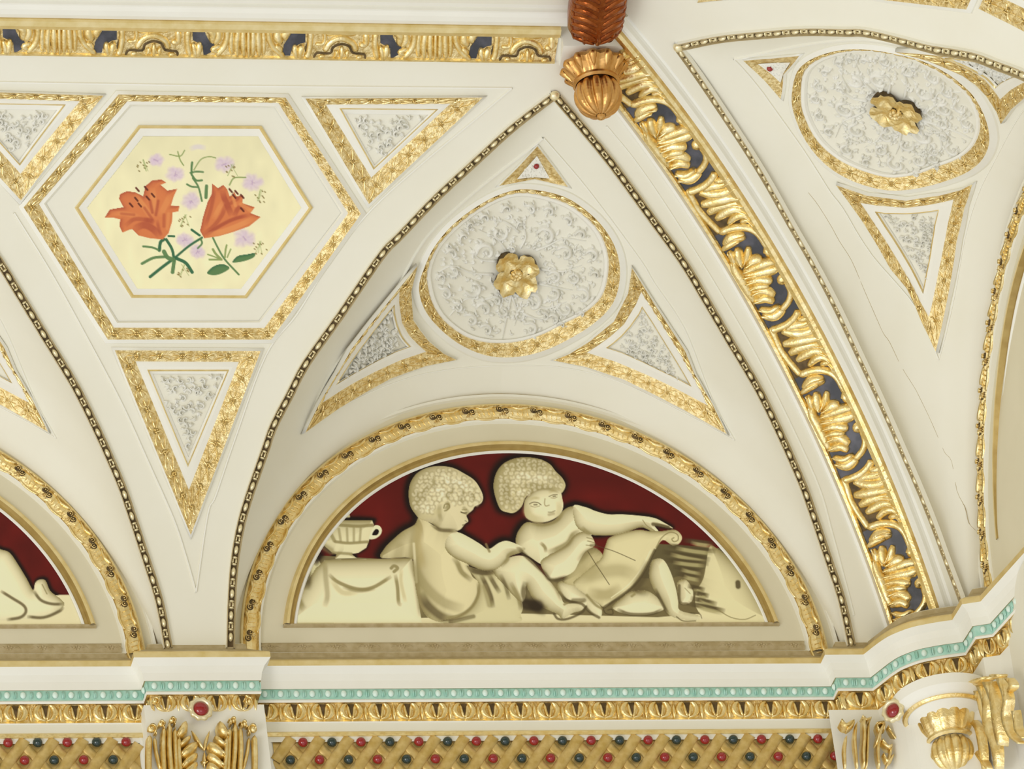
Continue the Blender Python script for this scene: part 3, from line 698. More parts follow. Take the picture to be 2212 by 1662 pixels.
# ------------------------------------------------------------------ a small painter: colours on a fine grid laid over the flat painted panels
class Canvas:
    def __init__(s, u0, u1, v0, v1, st, col):
        s.u = np.arange(u0, u1+st, st); s.v = np.arange(v0, v1+st, st); s.st = st; s.u0, s.v0 = u0, v0
        s.U, s.V = np.meshgrid(s.u, s.v); s.C = np.empty(s.U.shape+(3,)); s.C[:] = np.array(col)/255.; s.H = np.zeros(s.U.shape); s.L = np.zeros(s.U.shape, int)
    def box(s, P, pad):
        P = np.array(P); a = max(0, int((P[:, 0].min()-pad-s.u0)/s.st)); b = min(len(s.u), int((P[:, 0].max()+pad-s.u0)/s.st)+2)
        c = max(0, int((P[:, 1].min()-pad-s.v0)/s.st)); d = min(len(s.v), int((P[:, 1].max()+pad-s.v0)/s.st)+2); return slice(c, max(c, d)), slice(a, max(a, b))
    def mask(s, P, sl):
        U, V = s.U[sl], s.V[sl]; m = np.zeros(U.shape, bool); n = len(P)
        for i in range(n):
            a, b = P[i], P[(i+1) % n]
            if a[1] == b[1]: continue
            m ^= ((a[1] > V) != (b[1] > V)) & (U < (b[0]-a[0])*(V-a[1])/(b[1]-a[1])+a[0])
        return m
    def dist(s, P, sl, closed=False):
        U, V = s.U[sl], s.V[sl]; D = np.full(U.shape, 1e9); n = len(P)
        for i in range(n if closed else n-1):
            a, b = P[i], P[(i+1) % n]; dx, dy = b[0]-a[0], b[1]-a[1]; t = np.clip(((U-a[0])*dx+(V-a[1])*dy)/max(1e-9, dx*dx+dy*dy), 0, 1)
            D = np.minimum(D, np.hypot(U-a[0]-t*dx, V-a[1]-t*dy))
        return D
    def mix(s, sl, a, col):
        a = np.clip(a, 0, 1)[..., None]; s.C[sl] = s.C[sl]*(1-a)+a*np.array(col)/255.
    def fill(s, P, col, lab=None, sm=True, edge=None, ew=9, light=(.7, .7), h=0.):
        if sm: P = [tuple(p) for p in catmull(P, 4, True)]
        sl = s.box(P, 3)
        if s.U[sl].size == 0: return
        m = s.mask(P, sl); d = s.dist(P, sl, True); sd = np.where(m, d, -d); a = np.clip(sd/1.2+.5, 0, 1); s.mix(sl, a, col)
        if edge is not None:       # turned edge, deeper on the side away from the light
            c = np.exp(-np.maximum(sd, 0)/ew); gy, gx = np.gradient(np.minimum(sd, 3*ew)); g = -(gx*light[0]+gy*light[1])/max(1e-6, s.st)
            s.mix(sl, np.where(m, c*np.clip(.45-.75*g, .06, 1), 0), edge)
        if lab is not None: s.L[sl][m] = lab; s.H[sl] = np.where(m, np.maximum(s.H[sl], h*(1-np.exp(-d/10))), s.H[sl])
    def line(s, P, w, col, k=1., soft=1., taper=False, sm=True):
        if sm and len(P) > 2: P = [tuple(p) for p in catmull(P, 5)]
        sl = s.box(P, w+3*soft)
        if s.U[sl].size == 0: return
        d = s.dist(P, sl)
        if soft > 1.7 and len(P) > 2:                    # a brush stroke that fades at both ends
            U, V = s.U[sl], s.V[sl]; best = np.full(U.shape, 1e9); T = np.zeros(U.shape); acc = 0.
            for i in range(len(P)-1):
                a, b = P[i], P[i+1]; dx, dy = b[0]-a[0], b[1]-a[1]; L = math.hypot(dx, dy); t = np.clip(((U-a[0])*dx+(V-a[1])*dy)/max(1e-9, L*L), 0, 1); q = np.hypot(U-a[0]-t*dx, V-a[1]-t*dy)
                m = q < best; best[m] = q[m]; T[m] = acc+t[m]*L; acc += L
            k = k*np.clip(np.minimum(T, acc-T)/min(.32*acc, 3*w+5), 0, 1)**.7
        s.mix(sl, k*np.clip((w/2-d)/soft+.5, 0, 1) if soft <= 1.5 else k*np.exp(-(np.maximum(d-w/2, 0)/soft)**2), col)
    def halo(s, P, w, col, k=1., off=(0, 0)):
        P = [tuple(p) for p in catmull(P, 3, True)]; P = [(x+off[0], y+off[1]) for x, y in P]; sl = s.box(P, w*2.5); 
        if s.U[sl].size == 0: return
        m = s.mask(P, sl); d = np.where(m, 0, s.dist(P, sl, True)); s.mix(sl, k*np.exp(-(d/w)**2), col)
    def objects(s, pos, keep, names, parent, gain=1., extra=None):
        """pos: array of 3D points; keep: mask of vertices; one mesh per label"""
        H = s.H*.4; N = pos[1]; X = pos[0]+N*H[..., None]; nr, nc = s.U.shape
        lin = np.where(s.C <= .04045, s.C/12.92, ((s.C+.055)/1.055)**2.4); lin = np.where(lin > .25, np.minimum(lin*gain, .93), lin*(1+(gain-1)*np.clip(lin, 0, .25)/.25))
        kq = keep[:-1, :-1] & keep[1:, :-1] & keep[:-1, 1:] & keep[1:, 1:]; lq = s.L[:-1, :-1]
        idx = np.arange(nr*nc).reshape(nr, nc)
        for lab, nm in names.items():
            q = kq & (lq == lab)
            if not q.any(): continue
            f = np.stack([idx[:-1, :-1][q], idx[1:, :-1][q], idx[1:, 1:][q], idx[:-1, 1:][q]], 1); us, inv = np.unique(f, return_inverse=True); f = inv.reshape(f.shape)
            V = X.reshape(-1, 3)[us]-np.array(parent['_o']); me = bpy.data.meshes.new(nm)
            me.from_pydata(V.tolist(), [], f.tolist()); me.materials.append(M['paint'])
            at = me.color_attributes.new('paint', 'FLOAT_COLOR', 'POINT'); cc = np.concatenate([lin.reshape(-1, 3)[us], np.ones((len(us), 1))], 1); at.data.foreach_set('color', cc.ravel())
            me.polygons.foreach_set('use_smooth', [True]*len(f)); me.update(); o = bpy.data.objects.new(nm, me); COL.objects.link(o); o.parent = parent; o['_o'] = parent['_o']
def wallpos(cv, b0, dx=0.):
    D = CF[None, None]+CR[None, None]*((cv.U-1106)/CAM_F)[..., None]-CU[None, None]*((cv.V-831)/CAM_F)[..., None]
    t = (-b0-CAM_P[1])/D[..., 1]; X = CAM_P+D*t[..., None]; return X, np.array([0, -1., 0])
def frame_arc(o, tf=IDT, xs=1.):
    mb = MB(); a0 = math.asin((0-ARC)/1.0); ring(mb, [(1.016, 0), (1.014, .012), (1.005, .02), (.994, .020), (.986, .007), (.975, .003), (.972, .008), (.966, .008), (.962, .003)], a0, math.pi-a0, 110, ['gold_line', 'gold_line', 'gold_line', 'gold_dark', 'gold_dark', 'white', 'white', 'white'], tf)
    mb.build('gilt_frame', o)
    mb = MB(); mb.grid([[tf(np.array([x, -b, z])) for x in (-1.0, 1.0)] for b, z in ((0, .004), (.012, .002), (.012, -.006), (0, -.010))], 'ochre'); mb.build('sill_fillet', o, smooth=False)
# ================================================================== lunette with two putti
RED = (94, 20, 17); HI = (233, 227, 192); MD = (196, 186, 142); SH = (140, 129, 92); DK = (84, 74, 50); BK = (22, 12, 10)
LUN = thing('lunette_painting', (0, -.01, .4), 'semicircular painting of two pale putti on dark red, one holding compasses over a sheet', 'painting')
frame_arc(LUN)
cv = Canvas(592, 1692, 968, 1354, 1.3, RED)
rg = np.random.RandomState(3); nz = rg.rand(12, 30); 
def smooth_noise(cv, k):
    yi = np.linspace(0, nz.shape[0]-1.001, cv.U.shape[0]); xi = np.linspace(0, nz.shape[1]-1.001, cv.U.shape[1]); y0, x0 = yi.astype(int), xi.astype(int); fy, fx = (yi-y0)[:, None], (xi-x0)[None]
    a = nz[y0][:, x0]*(1-fy)*(1-fx)+nz[y0+1][:, x0]*fy*(1-fx)+nz[y0][:, x0+1]*(1-fy)*fx+nz[y0+1][:, x0+1]*fy*fx; cv.C *= (1+k*(a-.5))[..., None]
smooth_noise(cv, .22)
A = lambda *P: [(600+x/4.022, 960+y/4.022) for x, y in P]
B = lambda *P: [(1050+x/3.403, 960+y/3.403) for x, y in P]
head1 = A((1238, 650), (1190, 600), (1150, 530), (1138, 430), (1152, 340), (1205, 258), (1290, 208), (1400, 190), (1520, 205), (1620, 255), (1705, 310), (1755, 380), (1784, 455), (1768, 512), (1712, 542), (1694, 572), (1655, 604), (1640, 625), (1656, 668), (1630, 690), (1612, 712), (1590, 738), (1555, 752), (1480, 750), (1400, 742), (1340, 690))
body1 = A((1238, 640), (1190, 700), (1085, 758), (985, 845), (922, 915), (905, 990), (1160, 990), (1180, 1100), (1205, 1290), (1240, 1400), (1300, 1500), (1400, 1545), (1500, 1548), (1640, 1460), (1700, 1390), (1735, 1290), (1745, 1200), (1690, 1150), (1660, 1060), (1640, 900), (1560, 760), (1400, 730))
arm1 = A((1480, 800), (1560, 765), (1660, 808), (1760, 868), (1832, 912), (1920, 858), (1990, 840), (2075, 868), (2140, 912), (2110, 942), (2020, 972), (1988, 1012), (1930, 1070), (1850, 1104), (1760, 1088), (1640, 1040), (1520, 985), (1450, 900))
drap = A((1640, 1060), (1760, 1100), (1860, 1110), (1960, 1090), (2080, 1300), (2130, 1400), (2110, 1480), (2060, 1550), (1420, 1550), (1560, 1500), (1690, 1400), (1740, 1270), (1730, 1180))
leg1 = B((50, 935), (120, 860), (190, 828), (262, 820), (330, 852), (405, 935), (475, 1015), (545, 1110), (575, 1168), (660, 1168), (722, 1148), (738, 1180), (700, 1222), (640, 1240), (560, 1282), (520, 1245), (440, 1210), (350, 1140), (295, 1040), (290, 1120), (250, 1160), (150, 1060))
hair2 = B((205, 505), (150, 500), (105, 478), (72, 400), (55, 310), (72, 220), (120, 150), (200, 108), (300, 96), (400, 112), (470, 148), (512, 200), (560, 248), (584, 300), (568, 345), (540, 362), (480, 330), (400, 330), (300, 380), (260, 460))
face2 = B((285, 520), (280, 440), (300, 390), (380, 330), (480, 322), (545, 350), (560, 400), (568, 452), (550, 508), (502, 548), (432, 574), (360, 570), (310, 552))
torso2 = B((300, 575), (243, 630), (220, 690), (226, 750), (262, 790), (330, 835), (400, 880), (430, 860), (470, 810), (560, 775), (640, 700), (700, 650), (790, 668), (870, 640), (800, 500), (720, 462), (640, 456), (575, 482), (500, 560), (400, 590))
armR = B((640, 456), (720, 460), (800, 490), (900, 516), (1000, 516), (1150, 528), (1245, 545), (1310, 578), (1375, 618), (1325, 612), (1242, 600), (1268, 640), (1250, 662), (1180, 622), (1130, 612), (1050, 640), (980, 664), (850, 672), (740, 655), (660, 600))
fore2 = B((400, 870), (440, 830), (520, 785), (590, 740), (640, 680), (700, 645), (760, 660), (792, 705), (796, 748), (730, 790), (685, 862), (640, 940), (545, 985), (470, 992), (432, 950))
paper = B((920, 680), (1100, 632), (1200, 640), (1290, 640), (1390, 630), (1440, 680), (1420, 730), (1370, 745), (1300, 705), (1245, 775), (1192, 880), (1140, 972), (1080, 1042), (1000, 1112), (920, 1158), (870, 1200), (820, 1165), (730, 1105), (640, 1030), (700, 965), (800, 882), (850, 830), (880, 740))
legB = B((525, 1030), (560, 1008), (620, 1020), (700, 1085), (770, 1130), (830, 1175), (852, 1230), (835, 1272), (760, 1230), (700, 1170), (600, 1140), (540, 1085))
shin2 = B((1205, 900), (1230, 850), (1300, 848), (1352, 930), (1392, 1050), (1412, 1150), (1425, 1222), (1560, 1258), (1582, 1286), (1500, 1294), (1400, 1282), (1330, 1240), (1285, 1150), (1230, 1060), (1200, 970))
calf2 = B((930, 1205), (1000, 1130), (1060, 1088), (1180, 1078), (1280, 1148), (1312, 1210), (1200, 1252), (1050, 1254))
foot2 = B((1408, 1060), (1412, 1010), (1470, 998), (1520, 1078), (1508, 1160), (1430, 1172))
drum = B((1640, 760), (1700, 770), (1800, 850), (1900, 960), (2000, 1130), (2060, 1300), (1700, 1300), (1560, 1230), (1540, 1100), (1600, 980))
altar = A((410, 1008), (1165, 990), (1210, 1290), (1252, 1550), (90, 1550), (170, 1330), (330, 1080))
urn = A((430, 740), (520, 662), (820, 662), (835, 700), (795, 830), (770, 900), (700, 945), (640, 955), (685, 990), (500, 995), (510, 955), (470, 940), (400, 880), (370, 850))
for P, w in ((head1, 9), (body1, 10), (arm1, 9), (hair2, 10), (torso2, 9), (armR, 6), (urn, 6)): cv.halo(P, w, BK, .95, (-3, -2))
cv.fill([(1420, 1175), (1560, 1185), (1700, 1260), (1700, 1360), (1380, 1360), (1380, 1240)], (100, 92, 64), sm=False)
cv.fill([(590, 1210), (680, 1200), (900, 1212), (1200, 1250), (1450, 1250), (1620, 1200), (1700, 1250), (1700, 1360), (590, 1360)], (118, 108, 76), sm=False)
cv.fill([(590, 1333), (900, 1336), (1130, 1326), (1420, 1334), (1560, 1322), (1700, 1330), (1700, 1360), (590, 1360)], (222, 214, 176), sm=False)
cv.fill([(596, 1360), (612, 1290), (640, 1240), (662, 1220), (690, 1212), (720, 1360)], (206, 200, 158))
cv.fill(altar, HI, 3, sm=False, edge=SH, ew=14, h=.006); cv.fill(drum, (226, 219, 178), 7, edge=SH, ew=16, light=(-.5, .6), h=.006)
cv.fill(calf2, HI, 2, edge=SH, ew=9, h=.008); cv.fill(foot2, HI, 2, edge=SH, ew=8, h=.006); cv.fill(shin2, HI, 2, edge=SH, ew=11, light=(.9, .2), h=.009); cv.fill(legB, HI, 2, edge=SH, ew=9, h=.008)
cv.fill(B((640, 880), (760, 760), (850, 800), (850, 880), (760, 1000), (640, 1040), (560, 1000)), MD, 4, edge=DK, ew=8, h=.003); cv.fill(torso2, HI, 2, edge=SH, ew=15, h=.010); cv.fill(armR, HI, 2, edge=SH, ew=9, light=(.2, -.9), h=.009)
cv.fill(paper, (222, 214, 172), 4, edge=SH, ew=6, h=.007); cv.fill(fore2, HI, 2, edge=SH, ew=11, h=.011)
cv.fill(urn, (226, 220, 182), 5, sm=False, edge=SH, ew=12, h=.006)
cv.fill(body1, (224, 215, 174), 1, edge=SH, ew=22, light=(.95, .0), h=.011); cv.fill(drap, (214, 207, 166), 1, edge=SH, ew=9, h=.009)
cv.fill(leg1, HI, 1, edge=SH, ew=12, light=(.7, -.3), h=.011); cv.fill(arm1, HI, 1, edge=SH, ew=11, light=(.3, -.8), h=.012)
cv.fill(head1, (222, 213, 176), 1, edge=SH, ew=16, light=(.8, .2), h=.012); cv.fill(hair2, (204, 194, 152), 2, edge=SH, ew=16, h=.013); cv.fill(face2, HI, 2, edge=SH, ew=9, light=(.5, .2), h=.010)
# modelling strokes: (points, width, colour, strength, softness)
for P, w, c, k, s in (
    (A((1215, 700), (1180, 900), (1200, 1100), (1290, 1250), (1440, 1380), (1620, 1440)), 14, SH, .55, 7), (A((1240, 640), (1225, 760), (1215, 860), (1260, 1100)), 8, (176, 160, 112), .6, 8),
    (A((1180, 870), (1190, 1000), (1205, 1200)), 3, HI, .7, 2), (A((1520, 985), (1560, 1040), (1600, 1120), (1690, 1190)), 6, SH, .9, 4), (A((1060, 900), (1040, 985)), 10, SH, .35, 9),
    (A((1640, 1040), (1700, 1100), (1800, 1120), (1900, 1105)), 7, DK, .85, 4), (A((1240, 1290), (1300, 1400), (1420, 1500), (1530, 1520)), 10, DK, .75, 6), (A((1740, 1200), (1740, 1310), (1680, 1420), (1580, 1490), (1440, 1520)), 4, SH, .9, 2.5),
    (A((1760, 1130), (1810, 1230), (1850, 1330), (1870, 1430)), 6, DK, .85, 3), (A((1830, 1130), (1880, 1220), (1930, 1300)), 6, DK, .75, 3), (A((1930, 1130), (1980, 1240), (2010, 1360)), 5, DK, .6, 3), (A((1800, 1240), (1840, 1400)), 8, SH, .6, 4), (A((2020, 1200), (2090, 1340), (2110, 1450)), 5, SH, .8, 3), (A((1700, 1500), (1500, 1545)), 5, DK, .6, 3),
    (A((1810, 870), (1838, 935)), 3, SH, .9, 2), (A((2090, 925), (2010, 965), (1990, 1010), (1935, 1068)), 5, SH, .8, 3), (A((2140, 912), (2080, 905)), 2.5, SH, .5, 2),
    (A((1330, 690), (1400, 742), (1480, 752), (1560, 755)), 5, DK, .7, 3), (A((1410, 520), (1400, 590), (1420, 680)), 4, SH, .6, 4), (A((1640, 610), (1590, 598)), 3, SH, .8, 1.5), (A((1618, 560), (1650, 590)), 4, SH, .5, 3), (A((1628, 668), (1640, 672)), 2.5, DK, .6, 1.2), (A((1605, 705), (1618, 700)), 2.5, DK, .7, 1.2), (A((1460, 500), (1480, 540), (1450, 580)), 5, SH, .8, 3), (A((1400, 590), (1240, 640)), 5, MD, .6, 5),
    (B((330, 580), (430, 590), (520, 560), (565, 500)), 5, SH, .85, 3), (B((395, 725), (430, 760), (440, 800)), 4, SH, .9, 2.5), (B((450, 800), (520, 775), (600, 730), (640, 668), (700, 640)), 7, SH, .85, 4), (B((700, 610), (730, 640), (770, 665)), 5, SH, .7, 3),
    (B((230, 760), (300, 830), (420, 940), (480, 1000), (600, 975)), 5, DK, .75, 3), (B((1150, 560), (1180, 600), (1240, 640)), 2.5, SH, .8, 1.5), (B((1225, 590), (1290, 600), (1340, 612)), 5, DK, .8, 2), (B((1150, 600), (1130, 612)), 3, SH, .7, 1.5),
    (B((740, 690), (790, 700)), 2.5, SH, .9, 1.4), (B((745, 715), (795, 725)), 2.5, SH, .9, 1.4), (B((735, 745), (790, 750)), 2.5, SH, .8, 1.4), (B((680, 870), (740, 800), (830, 760)), 9, SH, .6, 5), (B((690, 900), (760, 960), (840, 870)), 10, (160, 148, 108), .55, 10),
    (B((650, 1020), (800, 960), (950, 930), (1060, 950), (1100, 1010)), 14, (176, 166, 124), .75, 12), (B((740, 1090), (880, 1110), (1000, 1060)), 12, (160, 148, 106), .7, 10), (B((1240, 780), (1190, 880), (1140, 975), (1060, 1065), (930, 1160), (860, 1205)), 4, DK, .8, 2), (B((1210, 780), (1160, 880), (1110, 960), (1030, 1050), (920, 1130)), 3, (236, 230, 196), .9, 1.5),
    (B((1380, 690), (1365, 700), (1380, 718), (1410, 705), (1405, 665), (1350, 650), (1290, 690), (1250, 760)), 3, SH, .95, 1.4), (B((860, 1210), (880, 1245), (930, 1250), (925, 1215), (895, 1220)), 3, DK, .9, 1.6), (B((850, 1210), (800, 1180), (740, 1110)), 3, SH, .8, 2),
    (B((748, 790), (820, 905), (905, 1035)), 2.2, DK, .85, 1.1), (B((800, 742), (940, 790), (1095, 858)), 2.2, DK, .8, 1.1), (B((770, 745), (805, 738)), 4, DK, .5, 2),
    (B((1200, 860), (1160, 960), (1110, 1060), (1200, 1090)), 12, DK, .6, 7), (B((1240, 1060), (1310, 1200), (1340, 1250)), 4, DK, .8, 2.4), (B((960, 1215), (1060, 1250), (1210, 1248), (1300, 1215)), 4, DK, .75, 2.2), (B((1070, 1120), (1090, 1105)), 3, SH, .8, 2), (B((1400, 1270), (1450, 1300), (1540, 1300)), 3, DK, .7, 1.6), (B((1500, 1240), (1570, 1250), (1585, 1280)), 2.5, DK, .7, 1.4), (B((1420, 1040), (1425, 1160), (1480, 1175)), 3.5, DK, .7, 2), (B((1460, 1060), (1500, 1100)), 2.5, SH, .7, 1.5),
    (B((290, 1010), (275, 1100), (300, 1170)), 8, DK, .75, 4), (B((310, 1130), (370, 1200), (450, 1230)), 16, DK, .8, 6), (B((300, 1180), (380, 1190)), 18, BK, .6, 7), (B((500, 1250), (530, 1285), (600, 1285), (700, 1240), (735, 1195)), 3, DK, .8, 1.8), (B((600, 1165), (575, 1180)), 3, SH, .8, 2), (B((640, 1150), (720, 1150)), 6, DK, .6, 3), (B((540, 1090), (600, 1150), (700, 1175), (770, 1240), (830, 1275)), 3.5, DK, .75, 2), (B((470, 1000), (520, 1060), (560, 1150)), 7, SH, .7, 4),
    (A((440, 1130), (520, 1200), (680, 1260), (820, 1250), (990, 1150)), 5, SH, .95, 2.5), (A((460, 1180), (560, 1290), (700, 1290)), 6, MD, .7, 4), (A((560, 1240), (700, 1275), (850, 1255)), 5, SH, .7, 3), (A((410, 1010), (415, 1150), (430, 1320), (405, 1420)), 6, SH, .55, 4), (A((985, 1080), (1010, 1060), (1040, 1080), (1010, 1110)), 5, SH, .95, 2), (A((1020, 1130), (1040, 1250), (1050, 1380), (1080, 1400)), 5, SH, .95, 2.4), (A((1075, 1080), (1070, 1200), (1110, 1380)), 4, MD, .7, 3), (A((1180, 1000), (1205, 1200), (1245, 1500)), 6, SH, .6, 4), (A((240, 1060), (250, 1180), (235, 1270)), 14, DK, .8, 7), (A((160, 1290), (200, 1400), (235, 1440)), 8, SH, .9, 5), (A((390, 900), (330, 970), (290, 1040)), 22, BK, .85, 7),
    (A((540, 705), (700, 715), (820, 705)), 5, SH, .95, 2), (A((500, 850), (620, 862), (780, 850)), 4, SH, .9, 2), (A((480, 945), (640, 955)), 4, SH, .8, 2), (A((450, 760), (490, 840)), 5, SH, .8, 2.5), (A((530, 740), (545, 840)), 3.5, SH, .6, 2), (A((600, 735), (605, 845)), 3, SH, .6, 2), (A((660, 735), (660, 845)), 3, SH, .6, 2), (A((720, 735), (712, 845)), 3, SH, .6, 2), (A((380, 880), (460, 930)), 10, SH, .6, 5),
    (B((1850, 1020), (1852, 1048)), 9, DK, .95, 2.5), (B((1560, 1150), (1700, 1220), (1800, 1275), (1900, 1290), (1980, 1260)), 2.5, SH, .9, 1.5)):
    cv.line(P, w*.78, c, k*.9, s*.85)
for y0, y1, x0, x1 in ((705, 735, 1440, 1690), (745, 790, 1330, 1690), (790, 850, 1290, 1650), (850, 880, 1310, 1640), (900, 940, 1370, 1600), (950, 985, 1390, 1590), (1040, 1075, 1480, 1610), (1090, 1120, 1520, 1640), (1130, 1180, 1500, 1700), (1170, 1230, 1480, 1760)):
    cv.line(B((x0, y0), ((x0+x1)/2, (y0+y1)/2), (x1, y1)), 6, DK, .9, 2.4); cv.line(B((x0+60, y0+18), ((x0+x1)/2, (y0+y1)/2+18), (x1-20, y1+16)), 5, (176, 168, 126), .85, 2)
cv.fill(A((800, 790), (835, 712), (880, 708), (905, 745), (890, 790), (845, 822), (795, 825)), (232, 226, 190), 5); cv.fill(A((820, 788), (845, 742), (872, 742), (878, 765), (860, 790)), BK)
cv.fill(A((555, 640), (580, 592), (612, 590), (625, 640)), MD, 5); cv.line(A((545, 645), (640, 642), (800, 650)), 3, BK, .8, 1.5)
for P, w, c, k, s in ((A((1400, 300), (1450, 290), (1500, 340), (1560, 330), (1620, 370), (1700, 400)), 6, (244, 238, 212), .8, 3), (A((1330, 420), (1400, 400), (1440, 440), (1380, 470)), 6, (244, 238, 212), .7, 3), (A((1480, 350), (1520, 400), (1470, 450), (1520, 490)), 4, SH, .7, 2), (A((1560, 400), (1610, 430), (1590, 490), (1640, 520)), 4, SH, .7, 2), (A((1650, 420), (1700, 460), (1680, 510)), 4, SH, .7, 2), (A((1250, 330), (1300, 380), (1260, 450), (1310, 520)), 6, SH, .6, 3), (A((1180, 400), (1220, 470), (1200, 540)), 5, SH, .6, 3), (A((1330, 300), (1360, 350), (1330, 400)), 5, SH, .6, 3), (A((1240, 520), (1290, 560), (1350, 590)), 9, (240, 234, 204), .7, 5),
                      (A((1440, 560), (1450, 530), (1480, 525), (1490, 555), (1465, 580), (1448, 585)), 2.6, SH, .9, 1.4), (A((1590, 592), (1612, 600), (1642, 598)), 2.2, DK, .8, 1.1), (A((1600, 575), (1640, 570)), 2, SH, .7, 1.2)):
    cv.line(P, w, c, k, s)
# child 2 face: eyes, nose, mouth
for P, w, c, k, s in ((B((318, 442), (345, 430), (380, 434), (402, 450)), 2.2, DK, .65, 1.2), (B((328, 458), (358, 466), (392, 458)), 1.6, SH, .7, 1.2), (B((352, 449), (372, 449)), 3.4, DK, .6, 1.4), (B((462, 388), (490, 376), (522, 374)), 2.0, DK, .6, 1.2), (B((475, 398), (503, 400), (522, 390)), 1.6, SH, .7, 1.2), (B((492, 388), (508, 386)), 3.0, DK, .55, 1.4), (B((432, 405), (428, 440), (438, 458), (462, 452)), 2.2, SH, .7, 1.5), (B((456, 503), (480, 502), (506, 492)), 1.8, DK, .55, 1.3), (B((462, 520), (495, 512)), 3, SH, .45, 2), (B((312, 415), (350, 398), (398, 402)), 2.4, MD, .9, 2), (B((455, 356), (500, 342), (528, 348)), 2.4, MD, .9, 2), (B((285, 385), (350, 335), (440, 320), (540, 345)), 5, SH, .6, 3.5), (B((295, 430), (300, 500), (350, 550), (430, 568)), 7, MD, .7, 5), (B((530, 420), (535, 490), (500, 540)), 4, MD, .5, 4),
                      (B((230, 400), (250, 360), (300, 350)), 4, (244, 238, 212), .7, 3), (B((190, 300), (260, 230), (340, 260), (400, 200)), 5, (244, 238, 212), .7, 4), (B((330, 300), (400, 250), (470, 270), (540, 310)), 6, (244, 238, 212), .6, 4), (B((130, 300), (160, 400), (210, 470)), 6, SH, .6, 5), (B((560, 300), (500, 290), (440, 250)), 4, SH, .5, 3), (B((300, 150), (380, 170), (430, 230)), 9, SH, .5, 6), (B((180, 190), (240, 150), (320, 140)), 9, SH, .4, 6), (B((110, 380), (150, 330), (140, 260)), 7, SH, .5, 4), (B((250, 330), (330, 300), (420, 310)), 4, SH, .6, 3)):
    cv.line(P, w, c, k, s)
face1 = A((1385, 560), (1450, 500), (1560, 545), (1720, 530), (1700, 640), (1640, 780), (1300, 780), (1330, 640))
for P, seed, hole in ((head1, 1, face1), (hair2, 2, face2)):      # rows of small curls
    rr = random.Random(seed); Q = shrink(P, .93); xs = [p[0] for p in P]; ys = [p[1] for p in P]; y = min(ys)
    while y < max(ys):
        x = min(xs)+rr.uniform(0, 6)
        while x < max(xs):
            p = (x+rr.uniform(-2, 2), y+rr.uniform(-2, 2))
            if inside(p, Q) and not inside(p, hole) and not (P is head1 and p[1] > 1112):
                a = rr.uniform(0, 6.28); r = rr.uniform(3.5, 6.5); sg = rr.choice((-1, 1))
                arc_ = lambda q: [(p[0]+q*math.cos(a+sg*t), p[1]+q*math.sin(a+sg*t)) for t in (0, .9, 1.8, 2.7, 3.4)]
                cv.line(arc_(r), 1.6, (150, 138, 98), .42, 1.6); cv.line(arc_(r-2.2), 1.8, (246, 241, 216), .40, 1.6)
            x += 12
        y += 9
X, N = wallpos(cv, .002); R = np.hypot(X[..., 0], X[..., 2]-ARC)
cv.objects((X, N), (R < .972) & (X[..., 2] > -.004), {0: 'painted_ground', 1: 'reading_putto', 2: 'measuring_putto', 3: 'altar', 4: 'paper_sheet', 5: 'urn', 7: 'drum'}, LUN, 1.25)
for ch in LUN.children:
    t_ = {'reading_putto': 'painted child seen from behind, head in profile', 'measuring_putto': 'painted child with curly hair reaching over a sheet'}.get(ch.name.split('.')[0])
    if t_: ch['label'] = t_
# ------------------------------------------------------------------ left and right lunettes
LUL = thing('lunette_painting', (-PB, -.01, .4), 'semicircular painting cut by the left edge, with a pale outstretched leg on dark red', 'painting')
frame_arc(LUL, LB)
cv = Canvas(-330, 216, 968, 1354, 1.5, RED); smooth_noise(cv, .2)
Z7 = lambda *P: [(x/2.967, 1102+y/2.967) for x, y in P]
legl = Z7((-700, 100), (-300, 150), (-60, 230), (10, 255), (62, 275), (112, 345), (170, 440), (212, 515), (225, 470), (250, 448), (290, 452), (322, 520), (380, 565), (412, 602), (385, 640), (300, 682), (0, 708), (-700, 710))
cv.halo(legl, 5, BK, .9, (2, -2)); cv.fill(Z7((-800, 560), (300, 560), (380, 545), (600, 545), (600, 760), (-800, 760)), (224, 216, 178), sm=False)
cv.fill(legl, HI, 1, edge=SH, ew=8, light=(-.5, .4), h=.008)
for P in (Z7((0, 520), (80, 570), (150, 615), (165, 655), (130, 690), (40, 705)), Z7((215, 520), (260, 580), (330, 605), (410, 605)), Z7((170, 685), (280, 690), (380, 650), (408, 620))): cv.line(P, 2.6, DK, .75, 2.)
cv.line(Z7((270, 480), (300, 540)), 2.5, SH, .8, 1.5)
X, N = wallpos(cv, .002); R = np.hypot(X[..., 0]+PB, X[..., 2]-ARC)
cv.objects((X, N), (R < .972) & (X[..., 2] > -.004), {0: 'painted_ground', 1: 'reclining_putto'}, LUL, 1.25)
LUR = thing('lunette_painting', tuple(Rw(np.array([0, -.01, .4]))), 'gilt-framed lunette on the right-hand wall, only a sliver in view', 'painting')
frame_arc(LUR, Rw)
mb = MB(); mb.poly([Rw(p) for p in arc(.958, math.asin(.18/.958), math.pi-math.asin(.18/.958), 60, .002)], 'cream'); mb.build('painted_ground', LUR)
